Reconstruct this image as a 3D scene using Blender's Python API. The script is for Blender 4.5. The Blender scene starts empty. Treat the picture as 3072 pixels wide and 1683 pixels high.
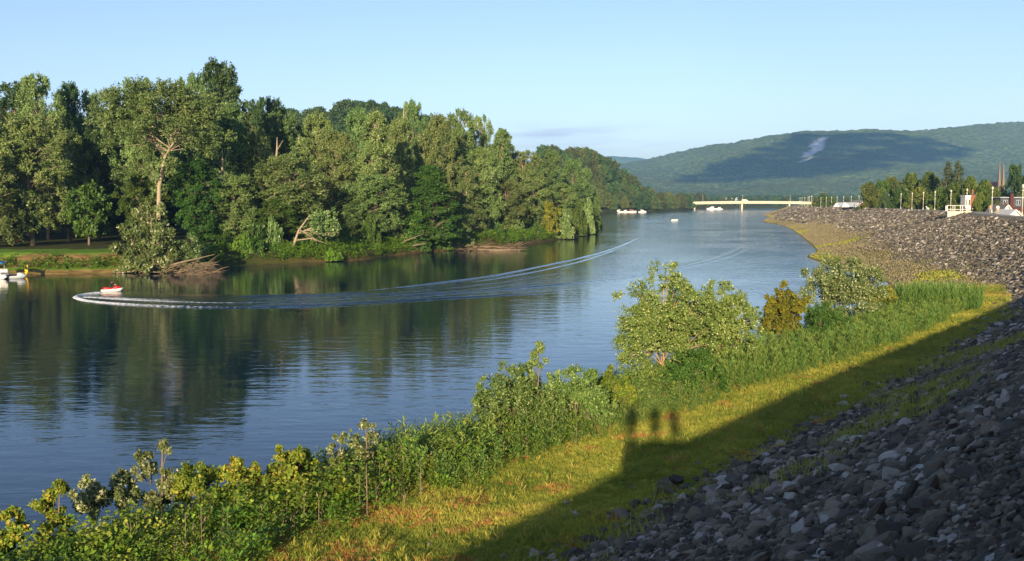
import bpy, bmesh, math, random
import numpy as np
from mathutils import Vector, Matrix

SC = bpy.context.scene
COL = SC.collection
R = math.radians

# ------------------------------------------------------------------ camera
EYE = 11.5                      # metres above the river
FPX = 2900.0                    # focal length for a 3072 px wide frame
PITCH = R(4.75)
cam_data = bpy.data.cameras.new('camera')
cam_data.sensor_width = 36.0
cam_data.lens = 36.0 * FPX / 3072.0
cam_data.clip_start = 0.05
cam_data.clip_end = 30000
cam = bpy.data.objects.new('camera', cam_data)
COL.objects.link(cam)
cam.location = (0, 0, EYE)
cam.rotation_euler = (R(90) - PITCH, 0, 0)
SC.camera = cam

# ------------------------------------------------------------------ light
SUN_EL, SUN_AZ = R(12.0), R(188.4)       # azimuth clockwise from +Y
SUN = Vector((math.sin(SUN_AZ) * math.cos(SUN_EL), math.cos(SUN_AZ) * math.cos(SUN_EL), math.sin(SUN_EL)))
world = bpy.data.worlds.new('World')
SC.world = world
world.use_nodes = True
wn, wl = world.node_tree.nodes, world.node_tree.links
wn.clear()
w_out = wn.new('ShaderNodeOutputWorld')
w_bg = wn.new('ShaderNodeBackground')
w_sky = wn.new('ShaderNodeTexSky')
w_sky.sky_type = 'NISHITA'
w_sky.sun_disc = False
w_sky.sun_elevation = SUN_EL
w_sky.sun_rotation = SUN_AZ
w_sky.altitude = 170
w_sky.air_density = 0.85
w_sky.dust_density = 0.5
w_sky.ozone_density = 1.7
w_bg.inputs['Strength'].default_value = 0.100
# thin evening cloud bars low over the far ridge (part of the sky)
w_geo = wn.new('ShaderNodeTexCoord')
w_sep = wn.new('ShaderNodeSeparateXYZ')
wl.new(w_geo.outputs['Generated'], w_sep.inputs[0])


def wmath(op, a, b=None, clamp=False):
    n = wn.new('ShaderNodeMath')
    n.operation = op
    n.use_clamp = clamp
    for i, v in enumerate((a, b)):
        if v is None:
            continue
        if isinstance(v, (int, float)):
            n.inputs[i].default_value = v
        else:
            wl.new(v, n.inputs[i])
    return n.outputs[0]


w_az = wmath('ARCTAN2', w_sep.outputs['X'], w_sep.outputs['Y'])
w_map = wn.new('ShaderNodeCombineXYZ')
wl.new(wmath('MULTIPLY', w_az, 9.0), w_map.inputs[0])
wl.new(wmath('MULTIPLY', w_sep.outputs['Z'], 90.0), w_map.inputs[1])
w_noise = wn.new('ShaderNodeTexNoise')
w_noise.inputs['Scale'].default_value = 1.3
w_noise.inputs['Detail'].default_value = 4
wl.new(w_map.outputs[0], w_noise.inputs['Vector'])


def cloud_mask(az0, el0, waz, wel):
    a = wmath('DIVIDE', wmath('SUBTRACT', w_az, az0), waz)
    e = wmath('DIVIDE', wmath('SUBTRACT', w_sep.outputs['Z'], el0), wel)
    d = wmath('ADD', wmath('MULTIPLY', a, a), wmath('MULTIPLY', e, e))
    g = wmath('POWER', 2.718, wmath('MULTIPLY', d, -1.0))
    return g


m1 = cloud_mask(0.052, 0.068, 0.075, 0.0085)
m2 = cloud_mask(0.075, 0.0545, 0.09, 0.005)
m3 = cloud_mask(-0.52, 0.125, 0.05, 0.006)
m_all = wmath('ADD', wmath('ADD', m1, wmath('MULTIPLY', m2, 0.7)), wmath('MULTIPLY', m3, 0.6))
m_n = wmath('MULTIPLY', wmath('SUBTRACT', w_noise.outputs['Fac'], 0.34), 2.6, True)
m_fin = wmath('MULTIPLY', wmath('MULTIPLY', m_all, m_n), 0.95, True)
w_mix = wn.new('ShaderNodeMix')
w_mix.data_type = 'RGBA'
wl.new(m_fin, w_mix.inputs[0])
w_bal = wn.new('ShaderNodeMix')           # cool white balance of the sky
w_bal.data_type = 'RGBA'
w_bal.blend_type = 'MULTIPLY'
w_bal.inputs[0].default_value = 1.0
wl.new(w_sky.outputs[0], w_bal.inputs[6])
w_bal.inputs[7].default_value = (1.06, 0.975, 1.06, 1)
wl.new(w_bal.outputs[2], w_mix.inputs[6])
w_mix.inputs[7].default_value = (3.6, 3.9, 5.1, 1)
wl.new(w_mix.outputs[2], w_bg.inputs['Color'])
wl.new(w_bg.outputs[0], w_out.inputs['Surface'])

sun_data = bpy.data.lights.new('sun', 'SUN')
sun_data.energy = 5.0
sun_data.angle = R(0.5)
sun_data.color = (1.0, 0.81, 0.54)
sun = bpy.data.objects.new('sun', sun_data)
COL.objects.link(sun)
sun.rotation_euler = (-SUN).to_track_quat('-Z', 'Y').to_euler()
sun.location = SUN * 200

vs = SC.view_settings
vs.view_transform = 'Standard'
vs.look = 'None'
vs.gamma = 1.0
vs.exposure = 1.0
vs.use_curve_mapping = False
SC.render.engine = 'CYCLES'
SC.cycles.use_denoising = True
SC.cycles.max_bounces = 6
SC.cycles.diffuse_bounces = 2
SC.cycles.glossy_bounces = 3
SC.cycles.transmission_bounces = 3
SC.cycles.volume_bounces = 0
SC.cycles.transparent_max_bounces = 4
SC.cycles.caustics_reflective = False
SC.cycles.caustics_refractive = False


# ------------------------------------------------------------------ helpers
def at(px, py, z):
    """ground point of the place that the photograph shows at (px, py), given its height"""
    u, v = (px - 1536) / FPX, (841.5 - py) / FPX
    y = math.cos(PITCH) + v * math.sin(PITCH)
    zz = v * math.cos(PITCH) - math.sin(PITCH)
    t = (z - EYE) / zz
    return Vector((u * t, y * t, z))


def far(px, py, d):
    """point at distance d (along +Y) seen at (px, py)"""
    u, v = (px - 1536) / FPX, (841.5 - py) / FPX
    y = math.cos(PITCH) + v * math.sin(PITCH)
    zz = v * math.cos(PITCH) - math.sin(PITCH)
    t = d / y
    return Vector((u * t, d, EYE + zz * t))


K = 3072 / 2576.0               # my notes were taken on a 2576 px wide view


def mk_mesh(name, V, F, attrs=None, smooth=False, mats=(), mat_index=None):
    V = np.ascontiguousarray(V, dtype=np.float32)
    F = np.ascontiguousarray(F, dtype=np.int32)
    me = bpy.data.meshes.new(name)
    n, (m, k) = len(V), F.shape
    me.vertices.add(n)
    me.vertices.foreach_set('co', V.ravel())
    me.loops.add(m * k)
    me.loops.foreach_set('vertex_index', F.ravel())
    me.polygons.add(m)
    me.polygons.foreach_set('loop_start', np.arange(0, m * k, k, dtype=np.int32))
    for ma in mats:
        me.materials.append(ma)
    if mat_index is not None:
        me.polygons.foreach_set('material_index', np.ascontiguousarray(mat_index, dtype=np.int32))
    if smooth:
        me.polygons.foreach_set('use_smooth', np.ones(m, dtype=bool))
    for an, av in (attrs or {}).items():
        a = me.attributes.new(an, 'FLOAT', 'POINT')
        a.data.foreach_set('value', np.ascontiguousarray(av, dtype=np.float32))
    me.update(calc_edges=True)
    return me


def link(name, data, parent=None, loc=None, rz=None, scale=None):
    o = bpy.data.objects.new(name, data)
    COL.objects.link(o)
    if parent is not None:
        o.parent = parent
    if loc is not None:
        o.location = loc
    if rz is not None:
        o.rotation_euler = (0, 0, rz)
    if scale is not None:
        o.scale = scale
    return o


def tag(o, label=None, cat=None, group=None, kind=None):
    if label:
        o['label'] = label
    if cat:
        o['category'] = cat
    if group:
        o['group'] = group
    if kind:
        o['kind'] = kind
    return o


def empty(name, loc=(0, 0, 0), rz=0.0, scale=(1, 1, 1)):
    return link(name, None, None, loc, rz, scale)


def copy_tree(o, parent=None):
    c = o.copy()
    COL.objects.link(c)
    c.parent = parent
    for ch in list(o.children):
        copy_tree(ch, c)
    return c


ORD = ['first', 'second', 'third', 'fourth', 'fifth', 'sixth', 'seventh', 'eighth', 'ninth', 'tenth', 'eleventh', 'twelfth',
       'thirteenth', 'fourteenth', 'fifteenth', 'sixteenth', 'seventeenth', 'eighteenth', 'nineteenth', 'twentieth',
       'twenty-first', 'twenty-second', 'twenty-third', 'twenty-fourth', 'twenty-fifth', 'twenty-sixth', 'twenty-seventh',
       'twenty-eighth', 'twenty-ninth', 'thirtieth', 'thirty-first', 'thirty-second', 'thirty-third', 'thirty-fourth',
       'thirty-fifth', 'thirty-sixth', 'thirty-seventh', 'thirty-eighth', 'thirty-ninth', 'fortieth', 'forty-first',
       'forty-second', 'forty-third', 'forty-fourth', 'forty-fifth', 'forty-sixth', 'forty-seventh', 'forty-eighth']


class MB:
    """collects boxes, tubes, lathes; build() links one mesh object"""

    def __init__(self):
        self.v, self.f = [], []

    def add(self, V, F):
        o = len(self.v)
        self.v += [tuple(p) for p in V]
        self.f += [tuple(i + o for i in q) for q in F]
        return self

    def box(self, c, s, rz=0.0, taper=1.0, M=None):
        x, y, z = s[0] / 2, s[1] / 2, s[2] / 2
        P = [(-x, -y, -z), (x, -y, -z), (x, y, -z), (-x, y, -z)]
        P += [(a * taper, b * taper, z) for a, b, _ in P]
        ca, sa = math.cos(rz), math.sin(rz)
        Q = []
        for a, b, h in P:
            p = Vector((a * ca - b * sa, a * sa + b * ca, h))
            if M is not None:
                p = M @ p
            Q.append(p + Vector(c))
        return self.add(Q, [(3, 2, 1, 0), (4, 5, 6, 7), (0, 1, 5, 4), (1, 2, 6, 5), (2, 3, 7, 6), (3, 0, 4, 7)])

    def tube(self, pts, rad, sides=6, caps=True):
        pts = [Vector(p) for p in pts]
        if not hasattr(rad, '__len__'):
            rad = [rad] * len(pts)
        V, F = [], []
        up = Vector((0, 0, 1))
        for i, p in enumerate(pts):
            t = (pts[min(i + 1, len(pts) - 1)] - pts[max(i - 1, 0)]).normalized()
            ref = up if abs(t.z) < 0.95 else Vector((1, 0, 0))
            a = t.cross(ref).normalized()
            b = a.cross(t).normalized()
            for k in range(sides):
                an = 2 * math.pi * k / sides
                V.append(p + (a * math.cos(an) + b * math.sin(an)) * rad[i])
        for i in range(len(pts) - 1):
            for k in range(sides):
                k2 = (k + 1) % sides
                F.append((i * sides + k, i * sides + k2, (i + 1) * sides + k2, (i + 1) * sides + k))
        if caps:
            F.append(tuple(range(sides - 1, -1, -1)))
            F.append(tuple((len(pts) - 1) * sides + k for k in range(sides)))
        return self.add(V, F)

    def lathe(self, c, prof, sides=12):
        V, F = [], []
        for r, z in prof:
            for k in range(sides):
                an = 2 * math.pi * k / sides
                V.append((c[0] + r * math.cos(an), c[1] + r * math.sin(an), c[2] + z))
        n = len(prof)
        for i in range(n - 1):
            for k in range(sides):
                k2 = (k + 1) % sides
                F.append((i * sides + k, i * sides + k2, (i + 1) * sides + k2, (i + 1) * sides + k))
        F.append(tuple(range(sides - 1, -1, -1)))
        F.append(tuple((n - 1) * sides + k for k in range(sides)))
        return self.add(V, F)

    def prism(self, outline, y0, y1):
        """outline in xz, extruded along y"""
        n = len(outline)
        V = [(x, y0, z) for x, z in outline] + [(x, y1, z) for x, z in outline]
        F = [tuple(range(n)), tuple(range(2 * n - 1, n - 1, -1))]
        F += [(i, i + n, (i + 1) % n + n, (i + 1) % n) for i in range(n)]
        return self.add(V, F)

    def loft(self, rings):
        n = len(rings[0])
        V = [p for r in rings for p in r]
        F = []
        for i in range(len(rings) - 1):
            for k in range(n):
                k2 = (k + 1) % n
                F.append((i * n + k, i * n + k2, (i + 1) * n + k2, (i + 1) * n + k))
        F.append(tuple(range(n - 1, -1, -1)))
        F.append(tuple((len(rings) - 1) * n + k for k in range(n)))
        return self.add(V, F)

    def mesh(self, name, mat, smooth=False, bevel=0.0):
        me = bpy.data.meshes.new(name)
        me.from_pydata([tuple(p) for p in self.v], [], self.f)
        bm = bmesh.new()
        bm.from_mesh(me)
        bmesh.ops.recalc_face_normals(bm, faces=bm.faces)
        if bevel:
            bmesh.ops.bevel(bm, geom=[e for e in bm.edges if len(e.link_faces) == 2 and e.calc_face_angle(0) > 0.5],
                            offset=bevel, segments=1, affect='EDGES')
        bm.to_mesh(me)
        bm.free()
        me.materials.append(mat)
        if smooth:
            for p in me.polygons:
                p.use_smooth = True
        return me

    def build(self, name, mat, parent=None, smooth=False, bevel=0.0):
        return link(name, self.mesh(name, mat, smooth, bevel), parent)


def gn_scatter(name, P, rot, scl, idx, ti, meshes):
    """one object that scatters small meshes over points (geometry nodes)"""
    me = bpy.data.meshes.new(name)
    n = len(P)
    me.vertices.add(n)
    me.vertices.foreach_set('co', np.ascontiguousarray(P, dtype=np.float32).ravel())
    for an, typ, av, key in (('rot', 'FLOAT_VECTOR', rot, 'vector'), ('scl', 'FLOAT', scl, 'value'), ('ti', 'FLOAT', ti, 'value')):
        a = me.attributes.new(an, typ, 'POINT')
        a.data.foreach_set(key, np.ascontiguousarray(av, dtype=np.float32).ravel())
    a = me.attributes.new('idx', 'INT', 'POINT')
    a.data.foreach_set('value', np.ascontiguousarray(idx, dtype=np.int32))
    o = link(name, me)
    src = bpy.data.collections.new(name + '_kinds')
    for k, m_ in enumerate(meshes):
        src.objects.link(bpy.data.objects.new('%s_kind_%02d' % (name, k), m_))
    ng = bpy.data.node_groups.new(name, 'GeometryNodeTree')
    ng.interface.new_socket('Geometry', in_out='INPUT', socket_type='NodeSocketGeometry')
    ng.interface.new_socket('Geometry', in_out='OUTPUT', socket_type='NodeSocketGeometry')
    gi_, go_ = ng.nodes.new('NodeGroupInput'), ng.nodes.new('NodeGroupOutput')
    ci = ng.nodes.new('GeometryNodeCollectionInfo')
    ci.inputs['Collection'].default_value = src
    ci.inputs['Separate Children'].default_value = True
    ci.inputs['Reset Children'].default_value = True
    ip = ng.nodes.new('GeometryNodeInstanceOnPoints')
    ip.inputs['Pick Instance'].default_value = True

    def named(nm, dt):
        q = ng.nodes.new('GeometryNodeInputNamedAttribute')
        q.data_type = dt
        q.inputs['Name'].default_value = nm
        return next(x for x in q.outputs if x.enabled and x.name == 'Attribute')
    L_ = ng.links
    L_.new(gi_.outputs[0], ip.inputs['Points'])
    L_.new(ci.outputs[0], ip.inputs['Instance'])
    L_.new(named('idx', 'INT'), ip.inputs['Instance Index'])
    L_.new(named('rot', 'FLOAT_VECTOR'), ip.inputs['Rotation'])
    L_.new(named('scl', 'FLOAT'), ip.inputs['Scale'])
    L_.new(ip.outputs[0], go_.inputs[0])
    md = o.modifiers.new('scatter', 'NODES')
    md.node_group = ng
    return o


# value noise (numpy) for relief and patches
def vnoise(x, y, seed=0):
    xi, yi = np.floor(x).astype(np.int64), np.floor(y).astype(np.int64)
    fx, fy = x - xi, y - yi
    fx, fy = fx * fx * (3 - 2 * fx), fy * fy * (3 - 2 * fy)

    def h(a, b):
        n = (a * 374761393 + b * 668265263 + seed * 1442695041) & 0xffffffff
        n = ((n ^ (n >> 13)) * 1274126177) & 0xffffffff
        return ((n ^ (n >> 16)) & 0xffff) / 65535.0
    return (h(xi, yi) * (1 - fx) + h(xi + 1, yi) * fx) * (1 - fy) + (h(xi, yi + 1) * (1 - fx) + h(xi + 1, yi + 1) * fx) * fy


def fbm(x, y, seed=0, oct=4):
    x, y = np.asarray(x, float), np.asarray(y, float)
    s, a, t = 0, 0.5, 0
    for o in range(oct):
        s = s + a * vnoise(x * 2 ** o, y * 2 ** o, seed + o)
        t += a
        a *= 0.5
    return s / t


# ------------------------------------------------------------------ materials
def new_mat(name):
    m = bpy.data.materials.new(name)
    m.use_nodes = True
    nt = m.node_tree
    nt.nodes.clear()
    out = nt.nodes.new('ShaderNodeOutputMaterial')
    return m, nt.nodes, nt.links, out


def rgb(c):
    return (c[0], c[1], c[2], 1)


def mixc(nd, lk, fac, a, b, blend='MIX'):
    n = nd.new('ShaderNodeMix')
    n.data_type = 'RGBA'
    n.blend_type = blend
    for sock, v in ((0, fac), (6, a), (7, b)):
        if isinstance(v, (int, float)):
            n.inputs[sock].default_value = v
        elif isinstance(v, tuple):
            n.inputs[sock].default_value = rgb(v)
        else:
            lk.new(v, n.inputs[sock])
    return n.outputs[2]


def mth(nd, lk, op, a, b=None, clamp=False):
    n = nd.new('ShaderNodeMath')
    n.operation = op
    n.use_clamp = clamp
    for i, v in enumerate((a, b)):
        if v is None:
            continue
        if isinstance(v, (int, float)):
            n.inputs[i].default_value = v
        else:
            lk.new(v, n.inputs[i])
    return n.outputs[0]


def noise(nd, lk, scale, detail=4, vec=None, rough=0.55, stretch=None):
    n = nd.new('ShaderNodeTexNoise')
    n.inputs['Scale'].default_value = scale
    n.inputs['Detail'].default_value = detail
    n.inputs['Roughness'].default_value = rough
    if vec is None:
        g = nd.new('ShaderNodeNewGeometry')
        vec = g.outputs['Position']
    if stretch:
        mp = nd.new('ShaderNodeMapping')
        mp.inputs['Scale'].default_value = stretch[:3]
        if len(stretch) > 3:
            mp.inputs['Rotation'].default_value = (0, 0, stretch[3])
        lk.new(vec, mp.inputs['Vector'])
        vec = mp.outputs[0]
    lk.new(vec, n.inputs['Vector'])
    return n.outputs['Fac']


def attr(nd, name, typ='GEOMETRY'):
    a = nd.new('ShaderNodeAttribute')
    a.attribute_type = typ
    a.attribute_name = name
    return a.outputs['Fac']


def ramp(nd, lk, fac, stops):
    n = nd.new('ShaderNodeValToRGB')
    e = n.color_ramp.elements
    while len(e) > 1:
        e.remove(e[-1])
    e[0].position, e[0].color = stops[0][0], rgb(stops[0][1])
    for p, c in stops[1:]:
        x = e.new(p)
        x.color = rgb(c)
    lk.new(fac, n.inputs[0])
    return n.outputs[0]


def bsdf(nd, lk, out, color, rough=0.8, bump=None, bdist=0.05, bstr=0.6, spec=0.3, metal=0.0):
    b = nd.new('ShaderNodeBsdfPrincipled')
    if isinstance(color, tuple):
        b.inputs['Base Color'].default_value = rgb(color)
    else:
        lk.new(color, b.inputs['Base Color'])
    if isinstance(rough, (int, float)):
        b.inputs['Roughness'].default_value = rough
    else:
        lk.new(rough, b.inputs['Roughness'])
    b.inputs['Specular IOR Level'].default_value = spec
    b.inputs['Metallic'].default_value = metal
    if bump is not None:
        bn = nd.new('ShaderNodeBump')
        bn.inputs['Strength'].default_value = bstr
        bn.inputs['Distance'].default_value = bdist
        lk.new(bump, bn.inputs['Height'])
        lk.new(bn.outputs[0], b.inputs['Normal'])
    lk.new(b.outputs[0], out.inputs['Surface'])
    return b


def plain(name, c, rough=0.6, var=0.12, scale=3.0, metal=0.0, spec=0.3):
    m, nd, lk, out = new_mat(name)
    tc = nd.new('ShaderNodeTexCoord')
    f = noise(nd, lk, scale, 4, tc.outputs['Object'])
    col = mixc(nd, lk, f, tuple(max(0, x * (1 - var)) for x in c), tuple(min(1, x * (1 + var)) for x in c))
    bsdf(nd, lk, out, col, rough, f, 0.01, 0.3, spec, metal)
    return m


def leaf_mat(name, stops, transl=0.28, hue=0.025, val=0.35, rough=0.55):
    m, nd, lk, out = new_mat(name)
    t = mth(nd, lk, 'ADD', attr(nd, 'tint'), attr(nd, 'ti', 'INSTANCER'))
    col = ramp(nd, lk, t, stops)
    oi = nd.new('ShaderNodeObjectInfo')
    hs = nd.new('ShaderNodeHueSaturation')
    lk.new(mth(nd, lk, 'ADD', 0.5 - hue, mth(nd, lk, 'MULTIPLY', oi.outputs['Random'], 2 * hue)), hs.inputs['Hue'])
    r2 = mth(nd, lk, 'FRACT', mth(nd, lk, 'MULTIPLY', oi.outputs['Random'], 7.31))
    lk.new(mth(nd, lk, 'ADD', 1 - val / 2, mth(nd, lk, 'MULTIPLY', r2, val)), hs.inputs['Value'])
    lk.new(col, hs.inputs['Color'])
    b = nd.new('ShaderNodeBsdfPrincipled')
    b.inputs['Roughness'].default_value = rough
    b.inputs['Specular IOR Level'].default_value = 0.35
    lk.new(hs.outputs[0], b.inputs['Base Color'])
    tr = nd.new('ShaderNodeBsdfTranslucent')
    lk.new(mixc(nd, lk, 1.0, hs.outputs[0], (1.0, 1.0, 0.45), 'MULTIPLY'), tr.inputs['Color'])
    mx = nd.new('ShaderNodeMixShader')
    mx.inputs[0].default_value = transl
    lk.new(b.outputs[0], mx.inputs[1])
    lk.new(tr.outputs[0], mx.inputs[2])
    lk.new(mx.outputs[0], out.inputs['Surface'])
    return m


M = {}
M['maple'] = leaf_mat('leaf_silver_maple', [(0.0, (0.065, 0.115, 0.028)), (0.45, (0.155, 0.235, 0.060)), (0.8, (0.27, 0.345, 0.115)), (1.0, (0.44, 0.48, 0.26))], transl=0.18)
M['green'] = leaf_mat('leaf_green', [(0.0, (0.038, 0.088, 0.013)), (0.5, (0.081, 0.156, 0.021)), (1.0, (0.162, 0.237, 0.039))])
M['dark'] = leaf_mat('leaf_dark', [(0.0, (0.035, 0.075, 0.022)), (0.6, (0.078, 0.135, 0.035)), (1.0, (0.193, 0.254, 0.088))])
M['silver'] = leaf_mat('leaf_pale', [(0.0, (0.084, 0.140, 0.033)), (0.55, (0.182, 0.238, 0.065)), (0.8, (0.364, 0.420, 0.182)), (1.0, (0.644, 0.672, 0.429))])
M['birch'] = leaf_mat('leaf_birch', [(0.0, (0.068, 0.137, 0.028)), (0.55, (0.169, 0.275, 0.055)), (0.85, (0.338, 0.442, 0.133)), (1.0, (0.557, 0.610, 0.281))])
M['yellow'] = leaf_mat('leaf_yellow', [(0.0, (0.07, 0.10, 0.012)), (0.4, (0.20, 0.19, 0.018)), (0.8, (0.34, 0.28, 0.025)), (1.0, (0.32, 0.15, 0.02))])
M['far'] = leaf_mat('leaf_mixed_wood', [(0.0, (0.043, 0.084, 0.018)), (0.5, (0.102, 0.147, 0.033)), (1.0, (0.203, 0.224, 0.060))], hue=0.05, val=0.6)
M['town'] = leaf_mat('leaf_town', [(0.0, (0.042, 0.088, 0.014)), (0.5, (0.119, 0.169, 0.022)), (1.0, (0.252, 0.270, 0.039))], hue=0.03, val=0.5)
M['conifer'] = leaf_mat('needle', [(0.0, (0.04, 0.065, 0.022)), (0.6, (0.09, 0.115, 0.04)), (1.0, (0.17, 0.18, 0.07))], transl=0.08)
M['vine'] = leaf_mat('leaf_vine', [(0.0, (0.059, 0.127, 0.013)), (0.5, (0.186, 0.277, 0.026)), (0.85, (0.423, 0.450, 0.059)), (1.0, (0.506, 0.300, 0.040))])
M['weed'] = leaf_mat('leaf_weed', [(0.0, (0.061, 0.140, 0.028)), (0.5, (0.162, 0.256, 0.046)), (0.9, (0.346, 0.413, 0.091)), (1.0, (0.607, 0.397, 0.106))])
M['herb'] = leaf_mat('leaf_herb', [(0.0, (0.052, 0.124, 0.013)), (0.6, (0.152, 0.264, 0.024)), (1.0, (0.373, 0.447, 0.046))])
M['grass'] = leaf_mat('grass_blade', [(0.0, (0.143, 0.205, 0.026)), (0.4, (0.351, 0.374, 0.052)), (0.7, (0.598, 0.503, 0.095)), (0.88, (0.598, 0.421, 0.130)), (1.0, (0.442, 0.158, 0.045))])
M['straw'] = leaf_mat('dry_stalk', [(0.0, (0.19, 0.14, 0.085)), (0.6, (0.31, 0.245, 0.155)), (1.0, (0.42, 0.345, 0.23))])


def bark_mat(name, a, b):
    m, nd, lk, out = new_mat(name)
    tc = nd.new('ShaderNodeTexCoord')
    f = noise(nd, lk, 5.0, 6, tc.outputs['Object'], 0.7, (1, 1, 0.25))
    bsdf(nd, lk, out, mixc(nd, lk, f, a, b), 0.9, f, 0.04, 0.8, 0.15)
    return m


M['bark'] = bark_mat('bark_grey', (0.10, 0.075, 0.05), (0.30, 0.235, 0.165))
M['bark_pale'] = bark_mat('bark_pale', (0.22, 0.165, 0.11), (0.50, 0.40, 0.28))
M['bark_birch'] = bark_mat('bark_birch', (0.34, 0.20, 0.11), (0.60, 0.42, 0.28))
M['driftwood'] = bark_mat('driftwood', (0.13, 0.09, 0.055), (0.32, 0.245, 0.165))


# ================================================================== terrain
def resample(P, step_fn):
    """Catmull-Rom through the rows of P (x, y, extra columns), resampled by arc length"""
    P = np.asarray(P, float)
    Q = np.vstack([2 * P[0] - P[1], P, 2 * P[-1] - P[-2]])
    out = []
    for i in range(1, len(Q) - 2):
        p0, p1, p2, p3 = Q[i - 1:i + 3]
        n = max(2, int(np.hypot(*(p2 - p1)[:2]) / 1.0))
        t = np.linspace(0, 1, n, endpoint=False)[:, None]
        c = 0.5 * (2 * p1 + (p2 - p0) * t + (2 * p0 - 5 * p1 + 4 * p2 - p3) * t ** 2 + (3 * p1 - p0 - 3 * p2 + p3) * t ** 3)
        lin = p1 + (p2 - p1) * t
        c[:, 2:] = lin[:, 2:]
        out.append(c)
    out.append(Q[-2][None])
    D = np.vstack(out)
    s = np.concatenate([[0], np.cumsum(np.hypot(*np.diff(D[:, :2], axis=0).T))])
    S = [0.0]
    while S[-1] < s[-1]:
        S.append(S[-1] + step_fn(S[-1]))
    S = np.array(S[:-1])
    return S, np.stack([np.interp(S, s, D[:, k]) for k in range(D.shape[1])], 1)


#          x     y     zc   ntoe ztoe nedge zedge nwater
LEV = [(-118.7, -177.9, 9.7, 12.6, 2.3, 24.1, 1.6, 28.1), (-31.7, -46.9, 9.7, 12.6, 2.3, 24.1, 1.6, 28.1), (4.2, 6.9, 9.35, 12.6, 2.3, 24.1, 1.6, 28.1),
       (24.9, 35.1, 9.05, 12.6, 2.3, 23.6, 1.5, 27.6), (46.3, 66.1, 8.45, 12.4, 2.1, 21.4, 1.3, 25.4), (63, 96.5, 8.3, 12.6, 1.9, 18, 1.0, 23),
       (74.5, 130, 8.65, 13.5, 1.6, 18.5, 0.8, 22.5), (88, 185, 8.9, 22, 1.3, 27, 0.5, 30), (103, 226, 8.9, 24, 1.2, 29, 0.5, 31),
       (150, 414, 8.3, 25, 1.2, 30, 0.5, 32), (166, 520, 7.9, 24, 1.2, 28, 0.5, 31), (192, 640, 7.2, 16, 1.1, 18, 0.5, 20),
       (215, 740, 6.8, 17, 1.0, 20, 0.5, 22), (260, 900, 6.5, 16, 1.0, 18, 0.5, 20), (330, 1100, 6.5, 14, 1.0, 16, 0.5, 18),
       (378, 1212, 6.5, 14, 1.0, 16, 0.5, 18), (470, 1420, 6.5, 14, 1.0, 16, 0.5, 18)]
LS, LD = resample(LEV, lambda s: 1.0)
LT = np.gradient(LD[:, :2], axis=0)
LT /= np.linalg.norm(LT, axis=1)[:, None]
LN = np.stack([-LT[:, 1], LT[:, 0]], 1)
S0 = LS[np.argmin(np.hypot(LD[:, 0], LD[:, 1]))]      # arc length nearest to the camera


def lev_row(s):
    """crest x, y, tangent, normal and section at arc length s (0 beside the camera)"""
    s = np.clip(np.asarray(s, float) + S0, LS[0], LS[-1])
    g = lambda A: np.interp(s, LS, A)
    return [g(LD[:, k]) for k in range(8)] + [g(LN[:, 0]), g(LN[:, 1])]


def lev(s, n, dz=0.0):
    """world points on the levee / bench surface; n runs from the crest edge towards the river"""
    x, y, zc, nt, zt, ne, ze, nw, nx, ny = lev_row(s)
    n = np.asarray(n, float)
    z = np.where(n < -14, 4.5, np.where(n < -4.4, 4.5 + (n + 14) / 9.6 * (zc - 4.5), zc))
    ee = np.interp(y, [90, 170], [1.32, 1.0])
    z = np.where(n > 0, zc + (zt - zc) * (1 - (1 - np.clip(n / nt, 0, 1)) ** ee), z)
    z = np.where(n > nt, zt + (ze - zt) * np.clip((n - nt) / (ne - nt), 0, 1), z)
    z = np.where(n > ne, ze - ze * np.clip((n - ne) / (nw - ne), 0, None), z)
    X, Y = x + nx * n, y + ny * n
    und = (fbm(X * 0.22, Y * 0.22, 3, 3) - 0.5)
    z = z + und * np.where((n > 0.4) & (n < nw - 0.5), np.where(n < nt, 0.25, 0.35), 0.0)
    return np.stack([X, Y, z + dz], -1)


def s_of(px, n=0.0, dmax=560.0):
    """arc length of the point of the line at offset n that stands at image column px"""
    S = np.arange(LS[0] - S0 + 5, LS[-1] - S0, 0.5)
    p = lev(S, np.full_like(S, n))
    col = 1536 + FPX * p[:, 0] / (p[:, 1] * math.cos(PITCH) + (EYE - p[:, 2]) * math.sin(PITCH))
    ok = (p[:, 1] > 20) & (p[:, 1] < dmax)
    i = np.argmin(np.where(ok, np.abs(col - px), 1e9))
    return float(S[i])


# ---- levee mesh (sweep)
srow = np.concatenate([np.arange(-190, -20, 5.0), np.arange(-20, 120, 0.6), np.arange(120, 420, 1.5), np.arange(420, 1450, 6.0)])
srow = srow[(srow + S0 > 1) & (srow + S0 < LS[-1] - 1)]
u_cols = [('a', v) for v in (-26, -14, -11, -8, -4.4, -3.0, -1.4, 0.0)] + [('b', v) for v in np.linspace(0.06, 1, 16)] + \
         [('c', v) for v in np.linspace(0.07, 1, 14)] + [('d', v) for v in (0.25, 0.5, 0.75, 1.0, 1.6)]
rr = lev_row(srow)
ncols = []
for kd, v in u_cols:
    nt, ne, nw = rr[3], rr[5], rr[7]
    ncols.append(np.full_like(srow, v) if kd == 'a' else nt * v if kd == 'b' else nt + (ne - nt) * v if kd == 'c' else ne + (nw - ne) * v)
NN = np.stack(ncols, 1)
SS = np.repeat(srow[:, None], NN.shape[1], 1)
LV = lev(SS, NN)
NTg = np.repeat(rr[3][:, None], NN.shape[1], 1)
gr = np.clip((NN - NTg + 0.9 + 1.8 * (fbm(LV[..., 0] * 0.3, LV[..., 1] * 0.3, 9) - 0.5)) / 1.2, 0, 1)   # 0 stone, 1 turf
far_f = np.clip((SS - 95) / 70, 0, 1)
frac = NN / NTg
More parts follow.
